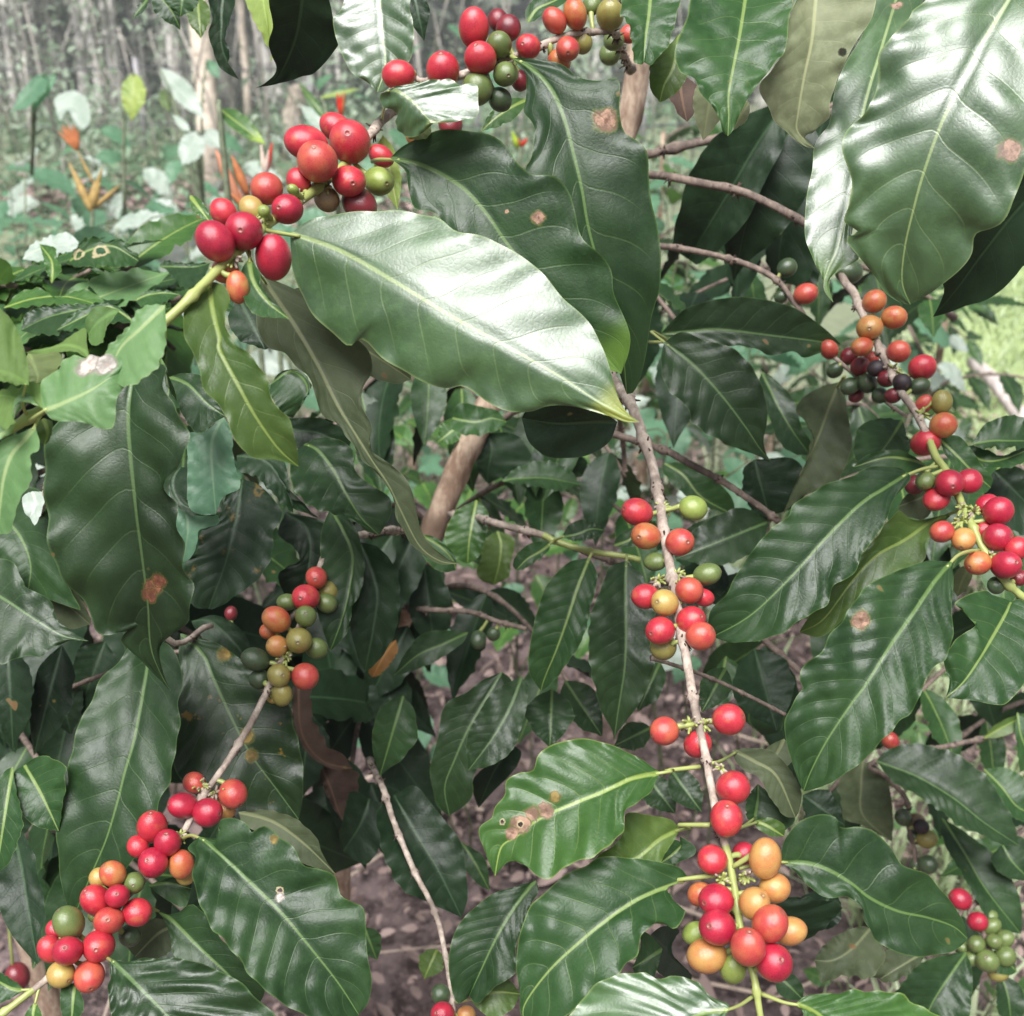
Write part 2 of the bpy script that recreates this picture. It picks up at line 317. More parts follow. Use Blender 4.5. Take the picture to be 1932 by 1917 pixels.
def leaf(parent, mat, d, mid, L, R, k=0.35, kx=0.0, fold=0.25, bow=0.10, pet=None, spots=(), under=False, ruffle=1.0, puck=1.0, nu=54, nw=9, tip=None, rust=0.0, label=None, nv=9, pr=2.6, aim=None):
    """a leaf traced along its midrib and both margins; d = its distance, k / kx = how far it leans back / sideways"""
    LEAFN[0] += 1; seed = LEAFN[0]
    ch = mid[0] if mid[0].isalpha() else 'W'; M = resample(pts(mid), nu); Lp = pts(L, ch); Rp = pts(R, ch)
    b2, t2 = M[0], M[-1]
    Le = resample(np.vstack([b2, Lp, t2]), nu); Re = resample(np.vstack([b2, Rp, t2]), nu)
    xc, yc = M[nu // 2]
    vv = np.linspace(0, 1, nw + 1)[1:]
    cols = [Le + (M - Le) * (1 - w) for w in vv[::-1]] + [M] + [Re + (M - Re) * (1 - w) for w in vv]
    sv = np.r_[-vv[::-1], 0, vv]
    X = np.stack(cols, 1)                                     # nu, 2nw+1, 2
    halfw = np.linalg.norm(X - M[:, None], axis=2)
    fo = fold if isinstance(fold, (tuple, list)) else (fold, fold)
    if aim:                                                   # tilt one half of the blade to where it catches the bright sky
        side, s0 = aim[0], aim[1]; j = int(s0 * (nu - 1)); t_ = M[min(nu - 1, j + 1)] - M[max(0, j - 1)]; t_ /= np.linalg.norm(t_); nl_ = np.array([t_[1], -t_[0]])
        q = (Le[j] if side == 'L' else Re[j] if side == 'R' else M[j]) * .5 + M[j] * .5
        e = TILT - (CY - q[1]) / F; kt = math.tan((SUN_EL + e) / 2 - TILT); kxt = -((q[0] - CX) / F + .10) / 2 / math.cos((SUN_EL + e) / 2 - TILT)
        g = np.array([kxt, -kt]) + (fo[0] * nl_ if side == 'L' else -fo[1] * nl_ if side == 'R' else 0) + bow * 4 * (1 - 2 * s0) * t_
        if len(aim) > 2: g += np.array(aim[2])
        kx, k = g[0], -g[1]
    D = d * (1 + (k * (yc - X[..., 1]) + kx * (X[..., 0] - xc)) / F)
    s = np.linspace(0, 1, nu)[:, None]; Lpx = np.linalg.norm(t2 - b2)
    D = D - d / F * halfw * np.where(sv < 0, fo[0], fo[1])[None, :] * np.abs(sv)[None, :] ** 0.3
    D = D - d / F * Lpx * bow * 4 * s * (1 - s)
    P = unproj(X[..., 0], X[..., 1], D)
    w_half = np.percentile(halfw, 90) / F * d
    V, Fc, A = blade(P, w_half, Lpx / F * d, seed, puck, ruffle, flip=under, nv=nv)
    base = P[0, nw]
    m = lmat(mat)
    if spots or tip or rust:
        sp = []
        for t in spots:
            c, r, kd = t
            q = pts(c)[0]; j = np.argmin(np.linalg.norm(X.reshape(-1, 2) - q, axis=1)); w = V[j] - base
            sp.append((w[0], w[1], w[2], r * SC / F * d, kd))
        m = leafmat('leaf_%s_marked' % mat, **{**LEAFDEF[mat], **dict(spots=sp, tip=tip, rust=rust)})
    # leaf stalk, joined to the blade's mesh
    mb = MB(); z = np.zeros(len(V)); mb.add(V, Fc, 0, g=z, **A)
    if pet is not None:
        pp = pts(pet); e = pp[-1]; de = e[2] if len(e) > 2 else near_depth(parent, e)
        path = np.vstack([M[2], pp[:, :2]]); path = resample(path, 10)
        dd = D[2, nw] + (de - D[2, nw]) * np.linspace(0, 1, 10) ** 1.3
        W = unproj(path[:, 0], path[:, 1], dd)
        mb2 = MB(); tube(mb2, W, np.linspace(0.7, 1.05, 10) * pr * d / F * 1.2, 8, 1.0)
        n = mb2.n; zz = np.zeros(n); mb.add(mb2.V[0], mb2.F, 1, g=np.ones(n), lu=zz, lv=zz, lm=zz, lp=zz)
    o = mb.build('leaf', [m, BARK], parent, base)
    if label: o['label'] = label
    return o
def near_depth(parent, e):
    B = BR.get(parent.name)
    if B is None: return 0.6
    j = np.argmin(np.hypot(B[:, 0] - e[0], B[:, 1] - e[1])); return B[j, 2]
def sleaf(parent, mat, d, ends, wl, wr=None, bend=0.0, **kw):
    """a leaf by base, tip and half widths (photo units)"""
    P = pts(ends); a, b = P[0][:2], P[-1][:2]; wr = wl if wr is None else wr
    t = b - a; ln = np.linalg.norm(t); t = t / ln; nl = np.array([t[1], -t[0]])
    s = np.linspace(0, 1, 9)[:, None]
    M = a + (b - a) * s + nl * bend * 4 * s * (1 - s) if len(P) == 2 else resample(P[:, :2], 9)
    T = np.gradient(M, axis=0); T /= np.linalg.norm(T, axis=1)[:, None]; NL = np.stack([T[:, 1], -T[:, 0]], 1)
    ss = np.linspace(0, 1, 9)[1:-1]; prof = np.sin(np.pi * ss ** 0.82) ** 0.85 * np.where(ss > .8, 0.82, 1.0)
    rg = np.random.default_rng(LEAFN[0] + 500)
    Lp = M[1:-1] + NL[1:-1] * (prof * wl * rg.uniform(.9, 1.1, 7))[:, None]
    Rp = M[1:-1] - NL[1:-1] * (prof * wr * rg.uniform(.9, 1.1, 7))[:, None]
    f = lambda Q: 'W' + ' '.join('%.1f,%.1f' % tuple(q) for q in Q)
    kw.setdefault('nu', 40); kw.setdefault('nw', 6)
    return leaf(parent, mat, d, f(M), f(Lp), f(Rp), **kw)

# pool of ready-made coffee leaves for the branches behind
POOL = {}
def pool_mesh(mat, i, cls='coffee'):
    key = (mat, i, cls)
    if key in POOL: return POOL[key]
    rg = np.random.default_rng(100 + i); nu, nw = (26, 4)
    s = np.linspace(0, 1, nu); wd = {'coffee': 0.19, 'broad': 0.27, 'blade': 0.09}[cls]
    prof = np.sin(np.pi * s ** 0.8) ** 0.9 * np.where(s > .78, 1 - (s - .78) * 1.5, 1) * wd
    droop = rg.uniform(.10, .32); side = rg.uniform(-.06, .06); v = np.linspace(-1, 1, 2 * nw + 1)
    X = s[:, None] * (1 - droop * .3 * s[:, None]) + 0 * v; Y = v[None] * prof[:, None] + side * np.sin(np.pi * s)[:, None]
    Z = -droop * s[:, None] ** 2 + rg.uniform(.12, .32) * np.abs(v[None]) * prof[:, None]
    G = np.stack([X, Y, Z], -1)
    V, Fc, A = blade(G, wd, 1.0, 300 + i, 1.3, 1.3, flip=False)
    A['lm'] = A['lm'] * 0.12
    A['lp'] = A['lp'] * 1.0
    me = bpy.data.meshes.new('leaf'); me.from_pydata(V.tolist(), [], Fc)
    nrm = np.cross(np.array(V[Fc[40][1]]) - V[Fc[40][0]], np.array(V[Fc[40][2]]) - V[Fc[40][0]])
    if nrm[2] < 0: me.flip_normals()
    for k, a in {**A, 'g': np.zeros(len(V))}.items():
        at = me.attributes.new(k, 'FLOAT', 'POINT'); at.data.foreach_set('value', np.asarray(a, 'f'))
    me.polygons.foreach_set('use_smooth', [True] * len(me.polygons)); me.materials.append(pmat(mat)); me.update()
    POOL[key] = me
    return me
_PM = {}
def pmat(k):
    """pool leaves are unit length: same leaf material with its grain scaled to match"""
    if k in _PM: return _PM[k]
    m = lmat(k).copy(); m.name = 'leaf_%s_hanging' % k
    for n in m.node_tree.nodes:
        if n.bl_idname in ('ShaderNodeTexNoise', 'ShaderNodeTexVoronoi'): n.inputs['Scale'].default_value *= 0.13
        if n.bl_idname == 'ShaderNodeBump': n.inputs['Distance'].default_value = 0.0009
    _PM[k] = m
    return m
def place_leaf(parent, mat, base, direction, up, length, cls='coffee', name='leaf', i=None):
    me = pool_mesh(mat, random.randrange(4) if i is None else i, cls)
    o = bpy.data.objects.new(name, me); scene.collection.objects.link(o)
    x = Vector(direction).normalized(); z = Vector(up); z = (z - x * z.dot(x)).normalized(); y = z.cross(x)
    o.rotation_euler = Matrix((x, y, z)).transposed().to_euler(); o.scale = (length,) * 3
    o.location = base; adopt(o, parent)
    return o
BR = {}
CRUMB = flat('dry_bract', (0.07, 0.045, 0.035), .9, .5, 300)
def branch(bush, spec, r0, r1, g0=0.0, g1=0.0, gstart=0.5, node=0.032, mat=None, n=70, name='branch', label=None, rough=0.075):
    """woody shoot: 'x,y,d' stations, radii in photo units; g0->g1 green share beyond gstart"""
    P = resample(pts(spec), n); W = unproj(P[:, 0], P[:, 1], P[:, 2]); s = np.linspace(0, 1, n)
    R = (r0 + (r1 - r0) * s) * P[:, 2] / F * .88; n_ = n
    mb = MB(); g = np.where(s < gstart, g0, g1)
    tube(mb, W, R, 12, g, rough, node)
    if node and g0 < .5:                                    # dry bracts left at the nodes
        L = np.r_[0, np.cumsum(np.linalg.norm(np.diff(W, axis=0), axis=1))]
        for q in np.arange(node, L[-1], node):
            j = np.searchsorted(L, q); 
            if j >= n or g[j] > .5: continue
            for _ in range(12):
                dr = Vector(RNG.normal(0, 1, 3)).normalized()
                c = np.array(W[j]); e = c + np.array(dr) * R[j] * RNG.uniform(1.4, 2.6) + np.array([0, 0, -R[j] * .4])
                tube(mb, np.array([c, (c + e) / 2 + RNG.normal(0, R[j] * .15, 3), e]), [R[j] * .36, R[j] * .3, R[j] * .12], 5, 0, mi=1)
    o = mb.build(name, [mat or BARK, CRUMB], bush, W[0])
    BR[o.name] = P
    if label: o['label'] = label
    return o
# ---------------------------------------------------------------- coffee cherries
CH = {'r': ((0.58, 0.040, 0.055), (0.43, 0.020, 0.04)), 'R': ((0.48, 0.020, 0.048), (0.33, 0.011, 0.036)), 'a': ((0.53, 0.10, 0.058), (0.46, 0.045, 0.048)),
      'o': ((0.52, 0.20, 0.065), (0.50, 0.085, 0.045)), 'n': ((0.54, 0.31, 0.095), (0.53, 0.21, 0.07)), 'y': ((0.47, 0.36, 0.10), (0.44, 0.28, 0.08)),
      'v': ((0.30, 0.27, 0.075), (0.24, 0.20, 0.05)), 'l': ((0.27, 0.34, 0.08), (0.20, 0.27, 0.055)), 'g': ((0.15, 0.20, 0.06), (0.11, 0.155, 0.045)),
      'd': ((0.06, 0.095, 0.04), (0.04, 0.07, 0.032)), 'm': ((0.22, 0.022, 0.03), (0.13, 0.012, 0.02)), 'k': ((0.016, 0.010, 0.016), (0.03, 0.012, 0.016)),
      'u': ((0.26, 0.17, 0.08), (0.18, 0.11, 0.05))}
CHLAB = {'g': 'green unripe cherry', 'l': 'light green unripe cherry', 'd': 'dark green unripe cherry', 'v': 'olive half ripe cherry', 'y': 'yellow half ripe cherry',
         'n': 'yellow orange half ripe cherry', 'o': 'orange half ripe cherry', 'k': 'black dried cherry', 'u': 'dull brown cherry', 'm': 'dark red cherry'}
_CM = {}
def cherry_mesh(c, i):
    if (c, i) in _CM: return _CM[(c, i)]
    A, B = CH[c]
    if ('m', c) not in _CM:
        m, nt, b = newmat('cherry_skin'); L = nt.links
        tc = N(nt, 'TexCoord').outputs['Object']; oi = N(nt, 'ObjectInfo').outputs['Random']
        cb = N(nt, 'CombineXYZ'); 
        for q, f in enumerate((13., 7., 29.)): L.new(math_(nt, 'MULTIPLY', oi, f), cb.inputs[q])
        va = N(nt, 'VectorMath', operation='ADD'); L.new(tc, va.inputs[0]); L.new(cb.outputs[0], va.inputs[1])
        n1 = noise(nt, va.outputs[0], 0.9, 2).outputs[0]; n2 = noise(nt, va.outputs[0], 14, 4, .6).outputs[0]; n3 = noise(nt, va.outputs[0], 4.5, 3, .6).outputs[0]
        col = mix(nt, smooth(nt, n1, .36, .64), A, B)
        if c in 'rao': col = mix(nt, math_(nt, 'MULTIPLY', smooth(nt, noise(nt, va.outputs[0], 1.3, 3, .6).outputs[0], .52, .74), .55), col, (0.52, 0.17, 0.07) if c != 'o' else (0.5, 0.33, 0.09))
        col = mix(nt, math_(nt, 'MULTIPLY', smooth(nt, n3, .55, .75), .3), col, tuple(min(1, q * 1.25 + .02) for q in A))
        col = mix(nt, math_(nt, 'MULTIPLY', smooth(nt, n2, .54, .72), .5), col, tuple(min(1, q * 1.3 + .03) for q in A))
        col = mix(nt, math_(nt, 'MULTIPLY', smooth(nt, noise(nt, va.outputs[0], 6, 2).outputs[0], .70, .76), .6), col, tuple(q * .35 for q in B))
        sx = N(nt, 'SeparateXYZ'); L.new(tc, sx.inputs[0])
        rr = math_(nt, 'SQRT', math_(nt, 'ADD', math_(nt, 'MULTIPLY', sx.outputs[0], sx.outputs[0]), math_(nt, 'MULTIPLY', sx.outputs[1], sx.outputs[1])))
        top = math_(nt, 'GREATER_THAN', sx.outputs[2], 0)
        col = mix(nt, math_(nt, 'MULTIPLY', smooth(nt, rr, .12, .34, .8, 0.), top), col, tuple(q * .45 + .03 for q in A))
        ring = math_(nt, 'MULTIPLY', math_(nt, 'MULTIPLY', smooth(nt, rr, .085, .11), smooth(nt, rr, .13, .16, 1., 0.)), top)
        col = mix(nt, math_(nt, 'MULTIPLY', ring, .8), col, (0.22, 0.11, 0.05))
        L.new(col, b.inputs['Base Color'])
        b.inputs['Specular IOR Level'].default_value = .75
        col = mix(nt, math_(nt, 'MULTIPLY', math_(nt, 'ABSOLUTE', math_(nt, 'SUBTRACT', oi, .5)), .5), col, tuple(q * .55 for q in B))
        L.new(col, b.inputs['Base Color'])
        L.new(math_(nt, 'ADD', math_(nt, 'MULTIPLY', n2, .14), .22 if c != 'k' else .5), b.inputs['Roughness'])
        bp = N(nt, 'Bump'); bp.inputs['Strength'].default_value = .25; bp.inputs['Distance'].default_value = .0006
        L.new(math_(nt, 'ADD', n2, noise(nt, va.outputs[0], 40, 2).outputs[0]), bp.inputs['Height']); L.new(bp.outputs[0], b.inputs['Normal'])
        _CM[('m', c)] = m
    rg = np.random.default_rng(i * 7 + 3); seg = 28
    th = np.r_[0.0, 0.07, .11, .145, .19, np.linspace(.27, np.pi - .12, 17), np.pi]
    el = 1.0 + [.12, .24, .05][i]; V = []; a = np.linspace(0, 2 * np.pi, seg, endpoint=False); ph = rg.uniform(0, 6.28)
    for t in th:
        r = np.sin(t); z = el * np.cos(t)
        if t < .15: z = el * (np.cos(.19) - (.025 if t < .1 else -.018))
        rr = r * (1 + .022 * np.cos(2 * (a - ph)) + .012 * np.cos(3 * a + ph) * np.sin(t))
        V.append(np.stack([rr * np.cos(a), rr * np.sin(a), np.full(seg, z)], 1))
    V = np.vstack(V)
    Fc = [(i_ * seg + j, (i_ + 1) * seg + j, (i_ + 1) * seg + (j + 1) % seg, i_ * seg + (j + 1) % seg) for i_ in range(len(th) - 1) for j in range(seg)]
    me = bpy.data.meshes.new('coffee_cherry'); me.from_pydata(V.tolist(), [], Fc); me.polygons.foreach_set('use_smooth', [True] * len(me.polygons))
    me.validate(); me.materials.append(_CM[('m', c)]); me.update(); _CM[(c, i)] = me
    return me
STALK = None
def cherries(br, spec, seed=1, dz=0.0):
    """'B1630,760,190,r' stations on shoot br; optional 5th = +front/-behind (mm), 6th = aspect (height/width)"""
    rg = np.random.default_rng(seed); B = BR[br.name]; items = []; cur = 'W'
    for t in spec.split():
        if t[0].isalpha(): cur, t = t[0], t[1:]
        v = t.split(',')
        x, y, dm = float(v[0]), float(v[1]), float(v[2])
        if cur != 'W': x, y, dm = OFF[cur][0] + x * SC, OFF[cur][1] + y * SC, dm * SC
        j = np.argmin(np.hypot(B[:, 0] - x, B[:, 1] - y)); bd = B[j, 2]
        off = float(v[4]) if len(v) > 4 and v[4] else 0.0; asp = float(v[5]) if len(v) > 5 else 1.0
        dist = np.hypot(B[j, 0] - x, B[j, 1] - y)
        items.append([x, y, dm, v[3], bd - off / 1000 + dz, asp, B[j], off])
    D = np.array([it[4] for it in items]); Rr = np.array([it[2] / 2 for it in items])
    for _ in range(60):                                       # settle: fruit press against, not through, each other
        for a in range(len(items)):
            for b in range(a + 1, len(items)):
                q = np.hypot(items[a][0] - items[b][0], items[a][1] - items[b][1]) / F * (D[a] + D[b]) / 2
                s = (Rr[a] + Rr[b]) / F * (D[a] + D[b]) / 2 * .93
                if q < s:
                    need = math.sqrt(s * s - q * q); g = D[b] - D[a]
                    if abs(g) < need:
                        sg = np.sign(g) if abs(g) > 1e-4 else (1 if items[a][7] > items[b][7] else -1)
                        mv = (need - abs(g)) / 2 * .5; D[a] -= sg * mv; D[b] += sg * mv
    mb = MB()
    camp = np.array([0, 0, CAMZ])
    for it, d in zip(items, D):
        x, y, dm, c, _, asp, bj, off = it
        C = unproj(x, y, d); T = unproj(bj[0], bj[1], bj[2]); r = dm / 2 / F * d
        ax = Vector(C - T)
        if ax.length < 1e-4: ax = Vector((0, -1, .3))
        ax.normalize(); view = Vector(camp - C).normalized()
        ax = (ax + view * rg.uniform(-.3, .6) + Vector(rg.normal(0, .22, 3))).normalized()
        if asp > 1.05: 
            ax = (Vector((0, 0.05, 1)) * (1 if rg.random() < .5 else -1) + view * .2).normalized()
        o = bpy.data.objects.new('coffee_cherry', cherry_mesh(c, int(rg.integers(0, 3)) if asp < 1.05 else 1)); scene.collection.objects.link(o)
        o.rotation_euler = ax.to_track_quat('Z', 'Y').to_euler(); sq = rg.uniform(.95, 1.04); o.scale = (r * sq, r * rg.uniform(.94, 1.02), r * max(1.0, asp) / (1.0 if asp < 1.05 else 1.1)); o.location = C
        adopt(o, br)
        if c in CHLAB: o['label'] = CHLAB[c]
        e = np.array(C) - np.array(ax) * r * .9; mdp = (e + T) / 2 + rg.normal(0, .0006, 3)
        mb = MB(); tube(mb, resample(np.array([T, mdp, e]), 6), np.linspace(.0011, .0016, 6), 7, 1.0)
        mb.build('fruit_stalk', BARK, br, T)
# ================================================================ setting
VEIL = 0.007
def groundmat():
    m, nt, b = newmat('ground_soil'); L = nt.links
    tc = N(nt, 'TexCoord').outputs['Object']
    n1 = noise(nt, tc, 1.3, 4).outputs[0]; n2 = noise(nt, tc, 14, 6, .7).outputs[0]; n3 = noise(nt, tc, 90, 5, .7).outputs[0]
    soil = mix(nt, smooth(nt, n2, .38, .6), (0.05, 0.036, 0.035), (0.19, 0.142, 0.14))
    soil = mix(nt, smooth(nt, n3, .5, .75), soil, (0.34, 0.25, 0.23)); soil = mix(nt, smooth(nt, n1, .5, .7), soil, mix(nt, n3, (0.07, .04, .035), (0.16, .11, .09)))
    sx = N(nt, 'SeparateXYZ'); L.new(tc, sx.inputs[0])
    grass = mix(nt, n3, (0.26, 0.36, 0.12), (0.48, 0.56, 0.28)); garden = mix(nt, n2, (0.12, 0.16, 0.09), (0.34, 0.36, 0.24))
    f1 = smooth(nt, math_(nt, 'ADD', sx.outputs[1], math_(nt, 'MULTIPLY', math_(nt, 'SUBTRACT', n1, .5), 2.5)), 3.3, 4.3)
    right = smooth(nt, math_(nt, 'SUBTRACT', sx.outputs[0], math_(nt, 'MULTIPLY', sx.outputs[1], .36)), -.1, .25)
    c = mix(nt, f1, soil, mix(nt, right, garden, grass))
    L.new(c, b.inputs['Base Color']); b.inputs['Roughness'].default_value = .95; b.inputs['Specular IOR Level'].default_value = .2
    bp = N(nt, 'Bump'); bp.inputs['Distance'].default_value = .02; L.new(math_(nt, 'ADD', n2, math_(nt, 'MULTIPLY', n3, .4)), bp.inputs['Height']); L.new(bp.outputs[0], b.inputs['Normal'])
    return m
def ground():
    gx = np.r_[np.linspace(-90, -4, 18)[:-1], np.linspace(-4, 4, 90), np.linspace(4, 90, 18)[1:]]
    gy = np.r_[np.linspace(-60, -1, 10)[:-1], np.linspace(-1, 7, 90), np.linspace(7, 120, 24)[1:]]
    X, Y = np.meshgrid(gx, gy, indexing='ij')
    Z = 0.02 * np.sin(X * 2.1 + 1) * np.cos(Y * 1.7) + 0.012 * np.sin(X * 7 + Y * 5) + RNG.normal(0, .004, X.shape)
    V = np.stack([X, Y, Z], -1).reshape(-1, 3); n = len(gy)
    Fc = [(i * n + j, (i + 1) * n + j, (i + 1) * n + j + 1, i * n + j + 1) for i in range(len(gx) - 1) for j in range(n - 1)]
    tag(mesh_obj('ground', V, Fc, groundmat(), origin=(0, 0, 0)), kind='structure')
ground()
def rot_frames(n, tilt):
    """n random frames: x along the leaf, z its normal"""
    az = RNG.uniform(0, 2 * np.pi, n); el = RNG.normal(0, tilt, n)
    x = np.stack([np.cos(az) * np.cos(el), np.sin(az) * np.cos(el), np.sin(el)], 1)
    up = np.stack([RNG.normal(0, .35, n), RNG.normal(0, .35, n), np.ones(n)], 1)
    z = up - x * (up * x).sum(1, keepdims=True); z /= np.linalg.norm(z, axis=1)[:, None]
    return x, np.cross(z, x), z
LEAF3 = np.array([[0, 0, 0], [.3, .2, .04], [.35, 0, -.02], [.3, -.2, .04], [.7, .17, -.02], [.7, 0, -.07], [.7, -.17, -.02], [1, 0, -.2]])
LEAF3F = [(0, 2, 1), (0, 3, 2), (1, 2, 5, 4), (2, 3, 6, 5), (4, 5, 7), (5, 6, 7)]
def leaf_cloud(P, size, tilt=.5, wid=1.0):
    n = len(P); x, y, z = rot_frames(n, tilt); s = size * RNG.uniform(.6, 1.3, n)[:, None, None]
    T = LEAF3 * [1, wid, 1]
    V = (T[None, :, 0, None] * x[:, None] + T[None, :, 1, None] * y[:, None] + T[None, :, 2, None] * z[:, None]) * s + P[:, None]
    F_ = (np.arange(n)[:, None] * 8)
    Fc = [tuple(int(b + q) for q in f) for b in F_[:, 0] for f in LEAF3F]
    return V.reshape(-1, 3), Fc
def foliage_mat(name, c1, c2, rough=.5, trans=.3):
    m, nt, b = newmat(name); L = nt.links
    g = N(nt, 'NewGeometry').outputs['Random Per Island']
    c = mix(nt, g, c1, c2); L.new(c, b.inputs[0]); b.inputs['Roughness'].default_value = rough
    tr = N(nt, 'BsdfTranslucent'); L.new(c, tr.inputs[0]); ms = N(nt, 'MixShader'); ms.inputs[0].default_value = trans
    L.new(b.outputs[0], ms.inputs[1]); L.new(tr.outputs[0], ms.inputs[2]); L.new(ms.outputs[0], nt.nodes['Material Output'].inputs[0])
    return m
FM = {'wood': foliage_mat('foliage_grove', (0.24, 0.28, 0.22), (0.62, 0.66, 0.58), .6, .5), 'herb': foliage_mat('foliage_herb', (0.13, 0.26, 0.13), (0.36, 0.52, 0.34)),
      'herb_dark': foliage_mat('foliage_herb_dark', (0.07, 0.13, 0.06), (0.24, 0.36, 0.22)), 'lime': foliage_mat('foliage_lime', (0.14, 0.28, 0.06), (0.36, 0.5, 0.18)),
      'litter': foliage_mat('dead_leaf', (0.07, 0.04, 0.035), (0.40, 0.29, 0.26), .7, .05), 'grass': foliage_mat('grass_blade', (0.32, 0.42, 0.20), (0.64, 0.72, 0.48), .55, .35),
      'pale': foliage_mat('foliage_pale', (0.20, 0.28, 0.18), (0.52, 0.62, 0.48), .6, .4), 'moss': foliage_mat('epiphyte', (0.16, 0.18, 0.14), (0.66, 0.66, 0.60), .7, .2)}
def blob_points(c, r, n):
    q = RNG.normal(0, 1, (n, 3)); q /= np.linalg.norm(q, axis=1)[:, None]; q *= RNG.uniform(.35, 1, (n, 1)) ** .6
    q *= (1 + .35 * np.sin(q[:, :1] * 5 + c[0] * 3) * np.cos(q[:, 1:2] * 4 + c[1]))
    return np.array(c) + q * np.array(r)
# distant wood: a mass nobody can count
n = 22000
P = np.stack([RNG.uniform(-26, 26, n), RNG.uniform(22.5, 28, n), RNG.uniform(0, 1, n) ** 1.6 * 8], 1)
V, Fc = leaf_cloud(P, .5, .7, 1.4); tag(mesh_obj('distant_wood', V, Fc, FM['wood'], origin=(0, 26, 0)), kind='stuff')
GTM = flat('grove_trunk', (0.52, 0.49, 0.47), .95, .6, 5, bump=.03)
def grove_tree(x, y, r, h, label, group, moss=170):
    t = empty('grove_tree', (x, y, 0)); tag(t, label, 'tree', group)
    mb = MB(); zz = np.linspace(-.1, h, 14); lean = RNG.normal(0, .02, 2)
    Pp = np.stack([x + lean[0] * zz + .03 * np.sin(zz * 1.3 + x), y + lean[1] * zz, zz], 1)
    tube(mb, Pp, np.linspace(1.25, .6, 14) * r, 9, 0, .12)
    for _ in range(5):
        a = RNG.uniform(0, 6.28); z0 = h * RNG.uniform(.6, .95); s = np.linspace(0, 1, 5)[:, None]
        tube(mb, np.array([x + lean[0] * z0, y + lean[1] * z0, z0]) + s * np.array([math.cos(a) * 1.3, math.sin(a) * 1.3, .9]), np.linspace(.4, .12, 5) * r, 5)
    mb.build('trunk', GTM, t, (x, y, 0))
    z = RNG.uniform(0, min(h, 3.2), moss); a = RNG.uniform(0, 6.28, moss)
    V, Fc = leaf_cloud(np.stack([x + np.cos(a) * r * 1.2, y + np.sin(a) * r * 1.2, z], 1) + RNG.normal(0, .05, (moss, 3)), .13, 1.2, 1.2)
    tag(mesh_obj('climbers', V, Fc, FM['moss'], t, (x, y, 0)), kind='stuff')
    V, Fc = leaf_cloud(blob_points((x, y, h), (1.0, 1.0, 1.2), 60), .4, .6, 1.3); mesh_obj('crown', V, Fc, FM['wood'], t, (x, y, h))
rr = random.Random(3)
for i in range(72):
    px = -120 + i * 15 + rr.uniform(-9, 9) if i < 60 else 790 + (i - 60) * 110
    d = rr.uniform(15.5, 22); p = unproj(px, 150, d)
    grove_tree(float(p[0]), float(p[1]), rr.uniform(.025, .055) if i % 6 else .08, rr.uniform(6, 8.5), 'slender grey vine-covered trunk in the grove behind the garden', 'trunks in the grove')
def near_trunk(px0, py0, px1, py1, rpx, d, label, name='garden_tree', h=5.5, mat=None, stump=False):
    base, dg = on_ground(px0, py0); dg = float(dg)
    top = unproj(px1, py1, dg); x, y = base[0], base[1]
    t = empty(name, base); tag(t, label, 'tree stump' if stump else 'tree')
    r = rpx / F * dg; s = np.linspace(0, 1, 12); k = 1.0 if stump else h / max(.3, top[2])
    Pp = base + (top - base) * (s * k)[:, None]; Pp[:, 0] += .25 * r * np.sin(s * 9)
    mb = MB(); tube(mb, Pp, np.linspace(1.2, .85, 12) * r, 14, 0, .1)
    mb.build('trunk', mat or flat('garden_trunk', (0.52, 0.44, 0.36), .9, .4, 5, bump=.02), t, base)
    z = RNG.uniform(0, 1, 160)[:, None]; a = RNG.uniform(0, 6.28, 160)
    kk = 1 if stump else min(1, 1.7 / (top[2] * k) * 1.0)
    Q = base + (top - base) * z * k * kk; Q[:, 0] += np.cos(a) * r * 1.1; Q[:, 1] += np.sin(a) * r * 1.1
    V, Fc = leaf_cloud(Q, .055, 1.2, 1.3); tag(mesh_obj('epiphytes', V, Fc, FM['moss'], t, base), kind='stuff')
    if not stump:
        V, Fc = leaf_cloud(blob_points(Pp[-1], (1.5, 1.5, 1.1), 160), .4, .6, 1.2); mesh_obj('crown', V, Fc, FM['wood'], t, Pp[-1])
near_trunk(398, 385, 372, 20, 17, 9, 'pale trunk with peeling bark behind the cherries at upper left')
near_trunk(552, 300, 556, 165, 17, 9, 'short pinkish mossy stump behind the topmost red cherries', 'tree_stump', stump=True)
near_trunk(470, 240, 452, 10, 6, 9, 'thin grey sapling stem right of the pale trunk')
# wire fence
fp, fd = on_ground(275, 283); fd = float(fd)
WF = empty('wire_fence', fp); tag(WF, 'sagging wire fence on thin pale posts in front of the grove', 'fence')
pm = flat('fence_post', (0.42, 0.40, 0.42), .8, .3, 12); wmn = flat('fence_wire', (0.07, 0.07, 0.08), .5, .2, 5)
for k, px in enumerate((-330, -30, 275, 590, 900, 1210)):
    p = unproj(px, 120, fd); mb = MB(); tube(mb, np.array([[p[0], fp[1], -.05], [p[0] + .02, fp[1], .5], [p[0] + .01, fp[1], 1.08]]), [.036, .034, .032], 8, 0, .05); mb.build('post', pm, WF)
for z in (.32, .98):
    xs = np.linspace(-10, 3, 40); mb = MB(); tube(mb, np.stack([xs, np.full(40, fp[1]), z - .05 * np.abs(np.sin(xs * 1.4))], 1), .012, 5); mb.build('wire', wmn, WF)
